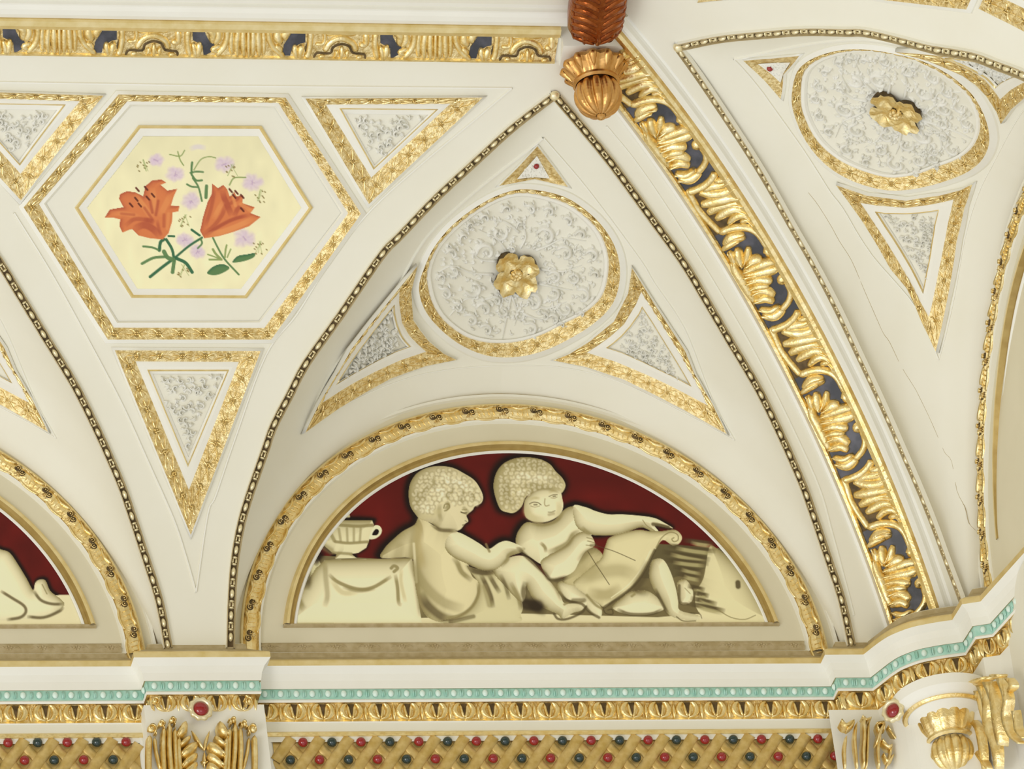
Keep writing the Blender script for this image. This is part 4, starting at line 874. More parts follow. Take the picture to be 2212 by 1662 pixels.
# ================================================================== lily painting in the hexagon
cv = Canvas(184, 656, 288, 630, 1.5, (247, 240, 198)); smooth_noise(cv, .05)
H = lambda *P: [(150+x/4.022, 250+y/4.022) for x, y in P]
g = np.clip((cv.V-290)/200, 0, 1)[..., None]; cv.C = cv.C*(.96+.04*g)
LIL = (226, 206, 222); LID = (198, 172, 200)
for x, y, r in ((750, 385, 75), (920, 505, 95), (1340, 420, 100), (1590, 580, 105), (1060, 740, 105), (1000, 1080, 95), (1110, 1180, 80), (1520, 1065, 120)):
    rr = random.Random(int(x)); c = H((x, y))[0]
    for k in range(9):
        a = k*.7+rr.uniform(-.2, .2); L = r/4.022*rr.uniform(.75, 1.05); e = (c[0]+L*math.cos(a), c[1]+L*.8*math.sin(a)); m_ = (c[0]+L*.5*math.cos(a+.3), c[1]+L*.45*math.sin(a+.3))
        cv.line([c, m_, e], 8., LIL, .55, 3.4); cv.line([c, m_, e], 1.4, LID, .28, 1.8)
    for k in range(5): a = rr.uniform(0, 6.28); cv.line([c, (c[0]+5*math.cos(a), c[1]+5*math.sin(a))], 2, LID, .8, 1.4)
cv.line(H((1040, 290), (1110, 268), (1190, 280)), 6, (226, 216, 214), .9, 2.5)
GR = (96, 132, 84); GD = (52, 104, 72); GO = (142, 160, 96)
for P, w, c in ((((990, 430), (960, 380), (940, 310)), 2.6, GO), (((1000, 300), (960, 350), (870, 335)), 2.4, GO), (((1080, 470), (1140, 380), (1210, 355), (1270, 365)), 2.4, GO), (((1060, 500), (1060, 450), (1065, 405)), 5, GR), (((1050, 495), (1100, 485), (1160, 488)), 4, GR), (((1060, 510), (1100, 560), (1150, 560)), 4.5, GR), (((1070, 540), (1120, 620), (1150, 740)), 4, GR), (((1110, 620), (1060, 615), (1020, 595)), 4, GR), (((1190, 610), (1185, 710)), 7, GR), (((1390, 600), (1430, 540), (1530, 535)), 3, GO), (((780, 1170), (790, 1100), (820, 1075)), 7, GD), (((840, 1075), (890, 1160), (910, 1260)), 6, GD), (((1150, 1060), (1040, 1130), (920, 1230)), 5, GD), (((1060, 990), (1130, 1040)), 5, GD), (((860, 1045), (910, 1048)), 4.5, GD), (((1140, 1070), (1150, 1110), (1115, 1150)), 4, GR), (((640, 1135), (720, 1145), (770, 1165)), 4.5, GR), (((630, 1285), (730, 1235), (840, 1225)), 6, GR), (((880, 1260), (800, 1320), (700, 1400)), 6.5, GD), (((910, 1250), (895, 1360)), 8, GR), (((930, 1240), (1010, 1280), (1065, 1360)), 7, GD), (((820, 1180), (850, 1230), (900, 1250)), 9, GR), (((1245, 1060), (1290, 1150), (1350, 1250), (1470, 1380)), 4, GR), (((1320, 1250), (1270, 1200), (1245, 1160)), 5, GO), (((1310, 1250), (1215, 1250)), 4, GO), (((1300, 1240), (1200, 1205)), 3, GO), (((1350, 1230), (1355, 1170), (1365, 1125)), 4, GO), (((1370, 1230), (1400, 1160)), 3, GO)):
    cv.line(H(*P), w, c, .95, 1.2)
for P in (((1195, 1365), (1250, 1310), (1330, 1290), (1390, 1325), (1310, 1375), (1240, 1385)), ((1415, 1270), (1460, 1220), (1540, 1205), (1610, 1195), (1600, 1230), (1530, 1260), (1450, 1275))): cv.fill(H(*P), GR, edge=GD, ew=3)
OR = (219, 128, 78); OD = (176, 84, 60); OL = (232, 152, 92)
l1 = H((305, 885), (350, 815), (470, 795), (430, 720), (440, 680), (500, 655), (570, 665), (640, 700), (660, 610), (720, 560), (800, 555), (840, 580), (790, 600), (850, 650), (935, 635), (905, 700), (880, 780), (955, 785), (945, 830), (895, 840), (890, 920), (860, 1020), (810, 1075), (700, 1065), (600, 1040), (545, 985), (520, 990), (460, 1015), (435, 960), (440, 900), (380, 885))
l2 = H((1240, 590), (1290, 630), (1335, 600), (1370, 640), (1390, 700), (1410, 690), (1430, 660), (1450, 700), (1510, 690), (1500, 760), (1610, 795), (1570, 845), (1660, 880), (1560, 960), (1420, 1010), (1300, 1045), (1170, 1065), (1135, 1000), (1160, 880), (1200, 750), (1235, 680))
for P, lab in ((l1, 1), (l2, 2)): cv.fill(P, OR, lab, sm=False, edge=OD, ew=5, h=.0015)
for P, w, c, k in ((((560, 680), (640, 780), (720, 900)), 8, OL, .7), (((720, 620), (730, 740), (740, 880)), 9, OL, .7), (((880, 680), (830, 780), (780, 880)), 9, OL, .6), (((350, 850), (480, 850), (620, 880)), 6, OL, .6), (((480, 960), (560, 900), (660, 905), (730, 940)), 5, OD, .6), (((560, 985), (640, 950), (720, 980), (790, 1050)), 11, OD, .75), (((640, 900), (700, 910), (740, 930)), 6, OD, .8), (((760, 900), (775, 980), (800, 1050)), 3, OD, .6), (((820, 860), (820, 960)), 3, OD, .5), (((860, 850), (850, 980)), 3, OL, .6), (((700, 740), (720, 840)), 2.4, OD, .7), (((770, 740), (750, 860)), 2.4, OD, .7), (((450, 850), (560, 860)), 2, OD, .5), (((650, 800), (720, 900)), 2, OD, .6),
                   (((1160, 1030), (1250, 960), (1330, 850), (1350, 760)), 5, OD, .6), (((1180, 1040), (1300, 960), (1420, 900), (1560, 860)), 4, OD, .85), (((1190, 1040), (1350, 1000), (1500, 940), (1620, 880)), 8, OL, .8), (((1330, 640), (1340, 700), (1380, 800), (1410, 870)), 9, OD, .8), (((1260, 640), (1230, 800), (1180, 960)), 4, OD, .6), (((1250, 900), (1300, 800), (1340, 740)), 6, OL, .7), (((1430, 880), (1470, 800), (1560, 800)), 6, OD, .7), (((1400, 760), (1460, 720)), 4, OD, .6), (((1420, 700), (1440, 780)), 3, OL, .8), (((1490, 770), (1570, 820)), 5, OL, .7)):
    cv.line(H(*P), w, c, k, 2.2)
for x, y in ((590, 640), (665, 630), (725, 690), (580, 725), (535, 775), (610, 775), (680, 715), (1500, 815), (1450, 665), (1400, 650), (1500, 700), (1430, 700)): cv.line(H((x-12, y-14), (x+12, y+14)), 4, (92, 40, 30), .9, 1.3)
rr = random.Random(9)
for x, y in ((640, 440), (1000, 920), (1410, 480), (1660, 700), (990, 1350), (1650, 1150)):
    for k in range(9): dx, dy = rr.uniform(-55, 60), rr.uniform(-50, 50); cv.line(H((x+dx, y+dy), (x+dx+8, y+dy+6)), 2.6, (128, 112, 62), .8, 1.2)
    for k in range(3): cv.line(H((x+rr.uniform(-20, 20), y-60), (x+rr.uniform(-50, 50), y+40)), 1.4, GO, .6, 1.1)
gu = np.linspace(180, 660, 17); gv = np.linspace(284, 634, 14); G3 = np.array([[hit(F_S1, a, b) for a in gu] for b in gv]); N3 = np.array([[hitn(F_S1, a, b)[1] for a in gu] for b in gv])
def bil(G, cv):
    x = (cv.U-gu[0])/(gu[1]-gu[0]); y = (cv.V-gv[0])/(gv[1]-gv[0]); i, j = np.clip(y.astype(int), 0, len(gv)-2), np.clip(x.astype(int), 0, len(gu)-2); fy, fx = (y-i)[..., None], (x-j)[..., None]
    return G[i, j]*(1-fy)*(1-fx)+G[i+1, j]*fy*(1-fx)+G[i, j+1]*(1-fy)*fx+G[i+1, j+1]*fy*fx
keep = np.zeros(cv.U.shape, bool); keep[:] = cv.mask(shrink(h3, 1.008), (slice(None), slice(None)))
NN = bil(N3, cv); cv.objects((bil(G3, cv)+NN*.0025, NN), keep, {0: 'painted_ground', 1: 'painted_lily', 2: 'painted_lily'}, HEX)
# ------------------------------------------------------------------ corner rib: a broad gilded band of acanthus on dark slate ground
SZ = [(-.32+i*.02) for i in range(104)]
def ribmid(z): b = bS1(z); return np.array([CA-b-ROFF/2, -b-ROFF/2, z])
SS = [0.]
for i in range(1, len(SZ)): SS.append(SS[-1]+np.linalg.norm(ribmid(SZ[i])-ribmid(SZ[i-1])))
LATW = ROFF/2*math.sqrt(2)
def rib(s, w, h):
    """s: length up the rib, w: metres across (negative = left), h: height off the rib"""
    z = lerp(s, SS, SZ); p = ribmid(z); d = ribmid(z+.01)-ribmid(z-.01); d /= np.linalg.norm(d); l = np.array([.70711, -.70711, 0]); n = np.cross(d, l)
    if n[0] > 0: n = -n
    return p+l*w+n*h
def to_rib(u, v):
    p = hitn(F_RIB, u, v)[0]; b = bS1(p[2]); return (lerp(p[2], SZ, SS), (-p[1]-b-ROFF/2)*math.sqrt(2))
RC = lambda P: [to_rib(1640+x/5.53, 680+y/5.53) for x, y in P]
PER = to_rib(1694, 698)[0]-to_rib(1868, 1016)[0]
mb = MB(); n = 110
for m, prof in (('white', [(-.165, -.01), (-.163, .012), (-.155, .022), (-.143, .022), (-.137, .006)]), ('gold', [(-.137, .006), (-.134, .014), (-.122, .014), (-.119, .004)]), ('gold_line', [(.050, .004), (.054, .016), (.066, .022), (.082, .018), (.086, .004)]), ('white', [(.086, .004), (.092, .022), (.104, .028), (.116, .020), (.122, .004), (.128, -.004), (.150, -.002)])):
    if m == 'white':
        rows = [[rib(SS[0]+(SS[-1]-SS[0])*i/n, w, h) for i in range(n+1)] for w, h in prof]
        for i in range(len(rows)-1): mb.grid([rows[i], rows[i+1]], m)
struct(mb.build('trim_9'))
RB = thing('acanthus_rib', tuple(rib(SS[-1]*.5, 0, 0)), 'broad gilded acanthus rib with dark slate hollows, running down the corner to the entablature', 'ornamental band')
sA = to_rib(1694, 698)[0]; sB = to_rib(1760, 800)[0]       # straps A and B of the traced repeat
mb = MB()
for k in range(-2, 5):
    for a, b, m in ((sA-k*PER, sB-k*PER, 'patina'), (sB-k*PER, sA-(k+1)*PER, 'slate')):
        a, b = max(min(a, SS[-1]-.01), 0.12), max(min(b, SS[-1]-.01), 0.12)
        if a-b < .01: continue
        mb.grid([[rib(a+(b-a)*i/12, w, .002) for i in range(13)] for w in (-.137, -.07, 0, .056)], m)
mb.build('ground', RB)
for nm, prof in (('left_fillet', [(-.137, .002), (-.134, .016), (-.122, .016), (-.117, .004)]), ('right_fillet', [(.040, .004), (.046, .020), (.064, .026), (.078, .022), (.086, .003)])):
    mb = MB(); rows = [[rib(SS[0]+.12+(SS[-1]-SS[0]-.14)*i/n, w, h) for i in range(n+1)] for w, h in prof]
    for i in range(len(rows)-1): mb.grid([rows[i], rows[i+1]], 'gold')
    mb.build(nm, RB)
px = .0021/5.53*1.0
STR = [([(480, -60), (430, 30), (340, 110), (230, 160), (150, 180)], 80, .024, 'flat'), ([(140, 150), (200, 280), (250, 400), (330, 520), (430, 640), (500, 720)], 66, .018, 'flat'), ([(1040, 930), (960, 780), (880, 700), (760, 660), (620, 670), (490, 720)], 80, .024, 'flat'),
       ([(1010, 900), (1040, 990), (1020, 1040)], 110, .024, 'drop'), ([(1230, 1290), (1180, 1350), (1200, 1410)], 110, .024, 'drop'), ([(1230, 1380), (1270, 1500), (1240, 1620), (1140, 1740)], 70, .02, 'flat')]
HER = [([(660, 40), (560, 110), (430, 130), (330, 175)], 80), ([(710, 130), (600, 205), (450, 225), (280, 190)], 88), ([(760, 270), (600, 290), (450, 320), (300, 345)], 92), ([(800, 380), (650, 360), (500, 390), (370, 460)], 88), ([(830, 480), (700, 430), (590, 460), (460, 540)], 84), ([(870, 560), (780, 500), (690, 520), (600, 600)], 70), ([(900, 640), (830, 570), (740, 590)], 50), ([(640, -20), (560, 40), (470, 60)], 60)]
ACA = [([(780, 770), (640, 800), (540, 880)], 100), ([(720, 820), (600, 870), (520, 930)], 60), ([(740, 1150), (700, 1040), (690, 920)], 80), ([(760, 1130), (800, 1010), (815, 910)], 60), ([(770, 1160), (880, 1090), (970, 1075)], 95), ([(750, 1220), (900, 1165), (1040, 1115), (1120, 1120)], 86), ([(750, 1290), (900, 1260), (1060, 1225), (1140, 1190)], 86), ([(770, 1370), (900, 1335), (1010, 1345), (1070, 1350)], 78), ([(810, 1440), (920, 1410), (1030, 1410)], 66), ([(830, 1510), (950, 1470), (1080, 1545)], 92), ([(850, 1610), (980, 1570), (1070, 1620)], 76), ([(620, 1090), (650, 1200), (720, 1330), (790, 1480), (850, 1600)], 80), ([(580, 960), (620, 1040), (640, 1140)], 64), ([(930, 1780), (1060, 1800), (1180, 1720)], 84), ([(900, 1700), (1020, 1730), (1130, 1670)], 60)]
tr = lambda P: RC(P)
base_str = [(tr(P), w*px*1.2, h, pr) for P, w, h, pr in STR]; base_her = [(tr(P), w*px*1.45) for P, w in HER]; base_aca = [(tr(P), w*px*1.5) for P, w in ACA]
smin, smax = to_rib(1935, 1352)[0]-.02, SS[-1]-.10
for k in range(-3, 4):
    for nm, items, hh, m in (('scroll_strap', None, 0, 'gold'), ('herringbone_leaf', base_her, .020, 'gold'), ('acanthus_leaf', base_aca, .026, 'gold')):
        mb = MB()
        if items is None:
            for P, w, h, pr in base_str:
                Q = [(s-k*PER, c) for s, c in P]
                if min(q[0] for q in Q) < smin or max(q[0] for q in Q) > smax: continue
                mb = MB(); stroke(mb, rib, Q, w, h, m, 5, pr); mb.build(nm, RB); mb = MB()
        else:
            for j, (P, w) in enumerate(items):
                Q = [(s-k*PER, c) for s, c in P]
                if min(q[0] for q in Q) < smin or max(q[0] for q in Q) > smax: continue
                stroke(mb, rib, Q, w, hh*(1+.2*((j*7) % 3-1)), m, 5, 'broad', .004)
                stroke(mb, rib, Q[:-1] if len(Q) > 3 else Q, w*.26, hh*1.28, m, 4, 'taper', .006)
                mb.build(nm, RB); mb = MB()
        if mb.v: mb.build(nm, RB)
# ------------------------------------------------------------------ top frieze along the ceiling edge
def fr(x, w, h):
    """x along the wall, w: 0 lower edge .. up the cove"""
    z = 1.709+w*.40; b = bS1(z); e = .004; d = np.array([0, -(bS1(z+e)-b), e]); d /= np.linalg.norm(d); n = np.cross(d, (1., 0, 0))
    if n[2] > 0: n = -n
    b0 = bS1(1.709); return np.array([x, -b, z])+n*h
def to_fr(u, v): p = hitn(F_S1, u, v)[0]; return (p[0], (p[2]-1.709)/.40)
FRZ = thing('frieze_band', tuple(fr(-1.4, .08, 0)), 'gilded frieze with dark slate hollows and small palmettes along the ceiling edge at the top', 'ornamental band')
XF0, XF1 = -3.3, hitn(F_S1, 1203, 95)[0][0]
mb = MB()
xs = [XF0+(XF1-XF0)*i/40 for i in range(41)]
for prof, m in (([(-.006, -.002), (-.004, .012), (.004, .014), (.010, .006)], 'gold'), ([(.010, .006), (.122, .006)], 'gold_old'), ([(.118, .006), (.122, .022), (.140, .030), (.158, .026), (.163, .0)], 'gold_line')):
    for i in range(len(prof)-1): mb.grid([[fr(x, *prof[i]) for x in xs], [fr(x, *prof[i+1]) for x in xs]], m)
mb.build('backing', FRZ)
FQ = lambda P, o=0: [to_fr(x/5.027, 30+y/5.027) for x, y in P]
PF = to_fr(430, 80)[0]-to_fr(20, 75)[0]
Lf = PF/2060
SL = [[(25, 95), (150, 95), (170, 180), (210, 250), (330, 290), (270, 350), (180, 400), (150, 400), (140, 300), (30, 240)], [(1140, 115), (1265, 115), (1265, 265), (1210, 280), (1120, 330), (1100, 410), (1040, 410), (1020, 380), (1030, 290), (1080, 220)]]
FS = [([(400, 90), (405, 200), (370, 310), (290, 400)], 60, .018, 'flat'), ([(855, 100), (870, 230), (930, 330), (1030, 415)], 60, .018, 'flat'),
      ([(180, 110), (250, 160), (240, 260)], 90, .020, 'leaf'), ([(300, 110), (310, 200), (270, 280)], 80, .020, 'leaf'), ([(330, 300), (250, 340), (330, 380)], 60, .016, 'leaf'), ([(1110, 120), (1040, 170), (1050, 230)], 80, .020, 'leaf'), ([(960, 130), (960, 210), (1000, 270)], 90, .020, 'leaf'), ([(930, 300), (980, 330), (1000, 380)], 60, .016, 'leaf'),
      ([(520, 400), (510, 260), (530, 110)], 66, .018, 'drop'), ([(590, 400), (580, 260), (580, 120)], 66, .020, 'drop'), ([(640, 410), (635, 260), (635, 100)], 40, .024, 'drop'), ([(690, 400), (690, 260), (690, 120)], 66, .020, 'drop'), ([(760, 400), (750, 260), (740, 110)], 66, .018, 'drop'), ([(460, 390), (450, 250), (460, 110)], 60, .014, 'drop'), ([(810, 390), (810, 250), (800, 110)], 50, .014, 'drop'),
      ([(60, 420), (50, 350), (30, 270)], 60, .022, 'leaf'), ([(70, 420), (90, 340), (100, 260)], 70, .024, 'leaf'), ([(1170, 420), (1150, 350), (1150, 290)], 60, .022, 'leaf'), ([(1200, 420), (1210, 350), (1230, 290)], 70, .024, 'leaf'),
      ([(1320, 120), (1320, 240), (1300, 380), (1270, 420)], 60, .018, 'flat'), ([(2040, 150), (2030, 250), (2040, 350), (2060, 430)], 60, .018, 'flat'), ([(1400, 150), (1470, 150), (1470, 270), (1380, 280)], 40, .014, 'flat'), ([(1930, 160), (1930, 280), (1860, 290)], 60, .016, 'flat'),
      ([(1480, 360), (1540, 270), (1650, 220), (1780, 270), (1830, 360)], 60, .014, 'flat'), ([(1590, 420), (1610, 380), (1600, 350)], 40, .016, 'leaf'), ([(1660, 430), (1665, 370), (1665, 310)], 50, .020, 'leaf'), ([(1730, 420), (1720, 380), (1740, 350)], 40, .016, 'leaf'), ([(1420, 420), (1480, 410)], 40, .012, 'flat'), ([(1830, 430), (1890, 420)], 40, .012, 'flat'), ([(1480, 170), (1650, 160), (1820, 170)], 70, .010, 'flat')]
FD = [([(1360, 430), (1400, 380), (1540, 385), (1570, 320), (1660, 285), (1750, 310), (1790, 380), (1910, 395), (1925, 440)], 26), ([(548, 285), (548, 330)], 30), ([(714, 285), (712, 330)], 30), ([(1270, 360), (1290, 260)], 20), ([(2030, 420), (2020, 300)], 20)]
bs = [(FQ(P), w*Lf*1.3, h*1.1, 'broad' if p != 'flat' else p) for P, w, h, p in FS]; bd = [(FQ(P), w*Lf) for P, w in FD]; bl = [FQ(P) for P in SL]
for k in range(-4, 4):
    mb = MB(); mh = MB()
    for P, w, h, pr in bs:
        Q = [(x+k*PF, c) for x, c in P]
        if min(q[0] for q in Q) < XF0 or max(q[0] for q in Q) > XF1-.01: continue
        stroke(mb, fr, Q, w, h, 'gold', 4, pr, .004)
    for P, w in bd:
        Q = [(x+k*PF, c) for x, c in P]
        if min(q[0] for q in Q) < XF0 or max(q[0] for q in Q) > XF1-.01: continue
        mh = MB(); stroke(mh, fr, Q, w, .002, 'patina', 3, 'flat', .010); mh.build('dark_groove', FRZ)
    for P in bl:
        Q = [(x+k*PF, c) for x, c in P]
        if min(q[0] for q in Q) < XF0 or max(q[0] for q in Q) > XF1-.01: continue
        mh = MB(); mh.poly([fr(x, c, .0085) for x, c in Q], 'slate'); mh.build('slate_hollow', FRZ)
    if mb.v: mb.build('leafwork', FRZ)
# ------------------------------------------------------------------ ceiling border above the frieze
def unz(u, v, z):
    d = ray(u, v); return CAM_P+d*((z-CAM_P[2])/d[2])
CPX = [np.array([-4., 0.]), np.array([CA, 0.]), np.array([CA, -5.])]
mb = MB(); prof = [(bS1(1.773), 1.773), (1.575, 1.764), (1.60, 1.762), (1.625, 1.768), (1.640, 1.778), (1.648, 1.779), (1.650, 1.792), (1.665, 1.794), (1.667, 1.785), (1.69, 1.785)]
def crn(b, z): return [np.array([-4., -b, z]), np.array([CA-b, -b, z]), np.array([CA-b, -5., z])]
for i in range(len(prof)-1): mb.grid([crn(*prof[i]), crn(*prof[i+1])], 'white' if i != 6 else 'cream')
mb.poly([np.array(p) for p in ((-4, -1.69, 1.785), (CA-1.69, -1.69, 1.785), (CA-1.69, -5, 1.785), (-4, -5, 1.785))], 'cream')
struct(mb.build('trim_10', smooth=False))
# ------------------------------------------------------------------ block, brown-gold pendant and dark copper boss at the corner of the ceiling
PZ = 1.700
pc = unz(1280, 128, PZ)
mb = MB(); q = [unz(1217, 99, PZ), unz(1346, 99, PZ), unz(1352, 150, PZ), unz(1200, 150, PZ)]
a, b_ = q[0], q[1]; back = np.array([.03, .26, 0])
P4 = [a, b_, b_+back, a+back]
mb.poly(P4, 'white'); up = np.array([0, 0, .13])
for i in range(4): mb.poly([P4[i], P4[(i+1) % 4], P4[(i+1) % 4]+up, P4[i]+up], 'white')
struct(mb.build('trim_11', smooth=False))
PD = thing('pendant_knob', (pc[0], pc[1], PZ), 'brown-gold pendant with petal collar and fluted ball hanging at the ceiling corner', 'pendant')
mb = MB(); lathe(mb, (pc[0], pc[1], PZ), [(.070, .0), (.098, -.012), (.118, -.030), (.124, -.046), (.112, -.066), (.092, -.086), (.080, -.104)], 'bronze', 72, 12, .10); mb.build('petal_collar', PD)
mb = MB()
for k in range(12):
    a = k*math.pi/6+.26; 
    F = lambda x, y, h, a=a: np.array([pc[0], pc[1], PZ])+np.array([math.cos(a+x), math.sin(a+x), 0])*(lerp(-y, [0, .03, .05, .09], [.075, .118, .124, .09])+h)+np.array([0, 0, y])
    stroke(mb, F, [(0, -.088), (0, -.05), (0, -.012)], .26, .012, 'bronze', 4, 'drop')
mb.build('petals', PD)
mb = MB(); lathe(mb, (pc[0], pc[1], PZ), [(.078, -.098), (.090, -.104), (.092, -.114), (.082, -.122)], 'bronze', 40); mb.build('ring', PD)
mb = MB(); lathe(mb, (pc[0], pc[1], PZ), [(.094*math.cos(t), -.172+.092*math.sin(t)) for t in [.6-.15*i for i in range(14)]], 'bronze', 96, 12, .16); mb.build('fluted_ball', PD)
mb = MB(); lathe(mb, (pc[0], pc[1], PZ), [(.010, -.250), (.018, -.262), (.016, -.274), (.002, -.280)], 'bronze', 16); mb.build('tip', PD)
c1 = unz(1284, 60, 1.70); c2 = unz(1300, -60, 1.70)
BS = thing('ceiling_boss', tuple((c1+c2)/2), 'dark copper carved boss cut by the top edge, above the brown-gold pendant', 'boss')
dv = c2-c1; Lb = np.linalg.norm(dv); dv /= Lb; sd = np.cross(dv, (0, 0, 1.)); dn = np.array([0, 0, -1.])
def boss(s, a, h):
    r = .108*(1-max(0, (.09-s)/.09)**2.2)**.5 if s < .09 else .108+.006*math.sin((s-.09)*14); r = max(r, .004)
    return c1+dv*(s-.05)+sd*math.cos(a)*(r+h)+dn*math.sin(a)*(r*.75+h)
mb = MB(); mb.grid([[boss(s, math.pi*2*j/32, 0) for j in range(32)] for s in [.0005, .01, .025, .045, .07, .1, .15, .2, .25, .3, .36]], 'copper', closed_v=True); mb.build('body', BS)
mb = MB(); rg = random.Random(8)
for k in range(7):
    s0 = .03+.05*k
    for sg in (-1, 1):
        stroke(mb, lambda x, y, h: boss(x, y, h), [(s0+.01, math.pi/2+sg*.1), (s0+.035, math.pi/2+sg*.55), (s0+.015, math.pi/2+sg*1.1), (s0-.015, math.pi/2+sg*1.0)], .030, .007, 'copper', 4, 'leaf')
for k in range(5): a = .5+k*.55; stroke(mb, boss, [(.004, a), (.03, a), (.06, a+.1)], .2, .010, 'copper', 3, 'drop')
mb.build('carving', BS)
# ------------------------------------------------------------------ sill bands of small rosettes under the lunettes
def sill_band(x0, x1, dx, label):
    o = thing('sill_band', (dx, -.01, -.1), label, 'ornamental band', 'rosette bands under the lunettes')
    mb = MB(); zt, zb = zv(1388, .0), zv(1408, .0)
    mb.grid([[np.array([x+dx, -b, z]) for x in (x0, x1)] for b, z in ((0, zt), (.006, zt-.003), (.003, zt-.012), (.006, zb+.004), (0, zb))], 'ochre'); mb.build('strip', o)
    k = 0; x = x0+.03
    while x < x1:
        c = np.array([x+dx, -.004, (zt+zb)/2]); b = MB()
        for a in range(5):
            an = 1.2566*a+.3; ellipsoid(b, c+np.array([math.cos(an)*.010, 0, math.sin(an)*.008]), ((1, 0, 0), (0, 0, 1), (0, -1, 0)), (.006, .006, .004), 'ochre', 6, 3, True)
        for s in (-1, 1): stroke(b, lambda p, q, h, c=c: c+np.array([p, -h, q]), [(s*.018, 0), (s*.030, .006), (s*.045, -.004)], .008, .004, 'ochre', 2)
        if inview(np.array([x+dx, 0]), -.1): b.build('rosette', o)
        x += .132
    return o
sill_band(-1.095, 1.09, 0, 'dull gold band of small rosettes directly under the putti lunette')
sill_band(-1.095, 1.09, -PB, 'dull gold band of small rosettes under the lunette cut by the left edge')
# ------------------------------------------------------------------ jewelled lattice panels below the entablature
def lattice(x0, x1, label, uref):
    o = thing('jewelled_lattice', ((x0+x1)/2, -.01, -.58), label, 'lattice panel', 'jewelled lattice panels')
    Z = lambda v: zv(v, .0); zt = Z(1595); zb = -.78
    mb = MB(); mb.grid([[np.array([x, -.004, z]) for x in (x0, x1)] for z in (zt, zb)], 'lattice'); mb.build('backing', o)
    mb = MB()
    for xa, xb in ((x0-.075, x0), (x1, x1+.03)): mb.grid([[np.array([x, -b, z]) for x, b in ((xa, .002), (xa+.004, .014), (xb-.012, .014), (xb, .002))] for z in (zt+.01, zb)], 'white')
    mb.build('side_frame', o)
    p1 = hitn(F_W(.0), uref, 1608)[0]; pt = .1145; dz = .0765
    nn = int((x1-x0)/pt)+4; k0 = int(math.floor((x0-p1[0])/pt))-2
    for fam, (w, h, m) in enumerate(((.040, .006, 'lattice'), (.048, .012, 'lattice'))):
        for k in range(k0, k0+nn+2):
            # bars pass between the jewels
            xa = p1[0]+(k+.5)*pt; s = 1 if fam else -1
            mb = MB(); za, zc = p1[2]+.045, -.77
            pa, pb_ = np.array([xa+s*.5*pt*(za-p1[2])/dz, za]), np.array([xa+s*.5*pt*(zc-p1[2])/dz, zc])
            # clip to the panel
            def clip(pa, pb_):
                d = pb_-pa; t0, t1 = 0., 1.
                for lo, hi, ax in ((x0, x1, 0), (zb, zt, 1)):
                    if abs(d[ax]) < 1e-9: continue
                    a, b = (lo-pa[ax])/d[ax], (hi-pa[ax])/d[ax]; a, b = min(a, b), max(a, b); t0, t1 = max(t0, a), min(t1, b)
                return (pa+d*t0, pa+d*t1) if t1-t0 > .08 else None
            r = clip(pa, pb_)
            if r is None: continue
            a, b = r; d = (b-a)/np.linalg.norm(b-a); l = np.array([-d[1], d[0]])*w/2
            mb.grid([[np.array([q[0]+l[0]*c, -.004-hh, q[1]+l[1]*c]) for c, hh in ((-1, 0), (-.85, h), (.85, h), (1, 0))] for q in (a, b)], m)
            if inview((a+b)/2*np.array([1, 0]), a[1], 120): mb.build('bar', o)
    for r in range(4):
        for k in range(k0, k0+nn+2):
            x = p1[0]+k*pt+(.5*pt if r % 2 else 0); z = p1[2]-r*dz
            if not (x0+.02 < x < x1-.02): continue
            if not inview(np.array([x, 0]), z, 60): continue
            red = ((k+(r//2)) % 2 == 0)
            b = MB(); c = np.array([x, -.012, z]); ellipsoid(b, c, ((1, 0, 0), (0, 0, 1), (0, -1, 0)), (.0195, .0195, .020), 'red' if red else 'green', 14, 6, True)
            j = b.build('jewel', o); j['label'] = 'red jewel' if red else 'dark green jewel'
    return o
xl, xr = hitn(F_W(.0), 590, 1620)[0][0], hitn(F_W(.0), 1812, 1620)[0][0]
lattice(xl, xr, 'long golden lattice with red and dark green jewels, below the putti lunette', 653)
lattice(-3.6, hitn(F_W(.0), 300, 1620)[0][0], 'golden lattice with jewels at the lower left edge, left of the leafy capital', 144)
# ------------------------------------------------------------------ jewelled bosses and leafy capitals
def gem(c, n, label, r=.026):
    n = np.array(n, float); n /= np.linalg.norm(n); t = np.cross(n, (0, 0, 1.)); t /= np.linalg.norm(t); l = np.cross(t, n)
    o = thing('jewel_rosette', tuple(c), label, 'jewel', 'red jewels in scalloped gold mounts')
    mb = MB()
    rows = []
    for q, h in ((1.75, 0), (1.85, .010), (1.6, .020), (1.25, .018), (1.05, .010)):
        rows.append([c+(t*math.cos(a*.1309)+l*math.sin(a*.1309))*r*q*(1+(.06*math.cos(a*.1309*10) if q > 1.5 else 0))+n*h for a in range(48)])
    mb.grid(rows, 'pearl', closed_v=True); mb.build('scalloped_mount', o)
    mb = MB(); ellipsoid(mb, c+n*.006, (t, l, n), (r*1.12, r*1.12, r*.8), 'red', 20, 8, True); mb.build('stone', o)
    return o
CAPB = LIP+PIL-.03
gc = hit(F_W(CAPB), 433, 1534)
gem(gc, (0, -1, -.12), 'red jewel in a scalloped gold mount above the leafy capital at lower left')
FC = pmap(F_W(.105))
K3 = lambda P: [(280+x/6.144, 1480+y/6.144) for x, y in P]
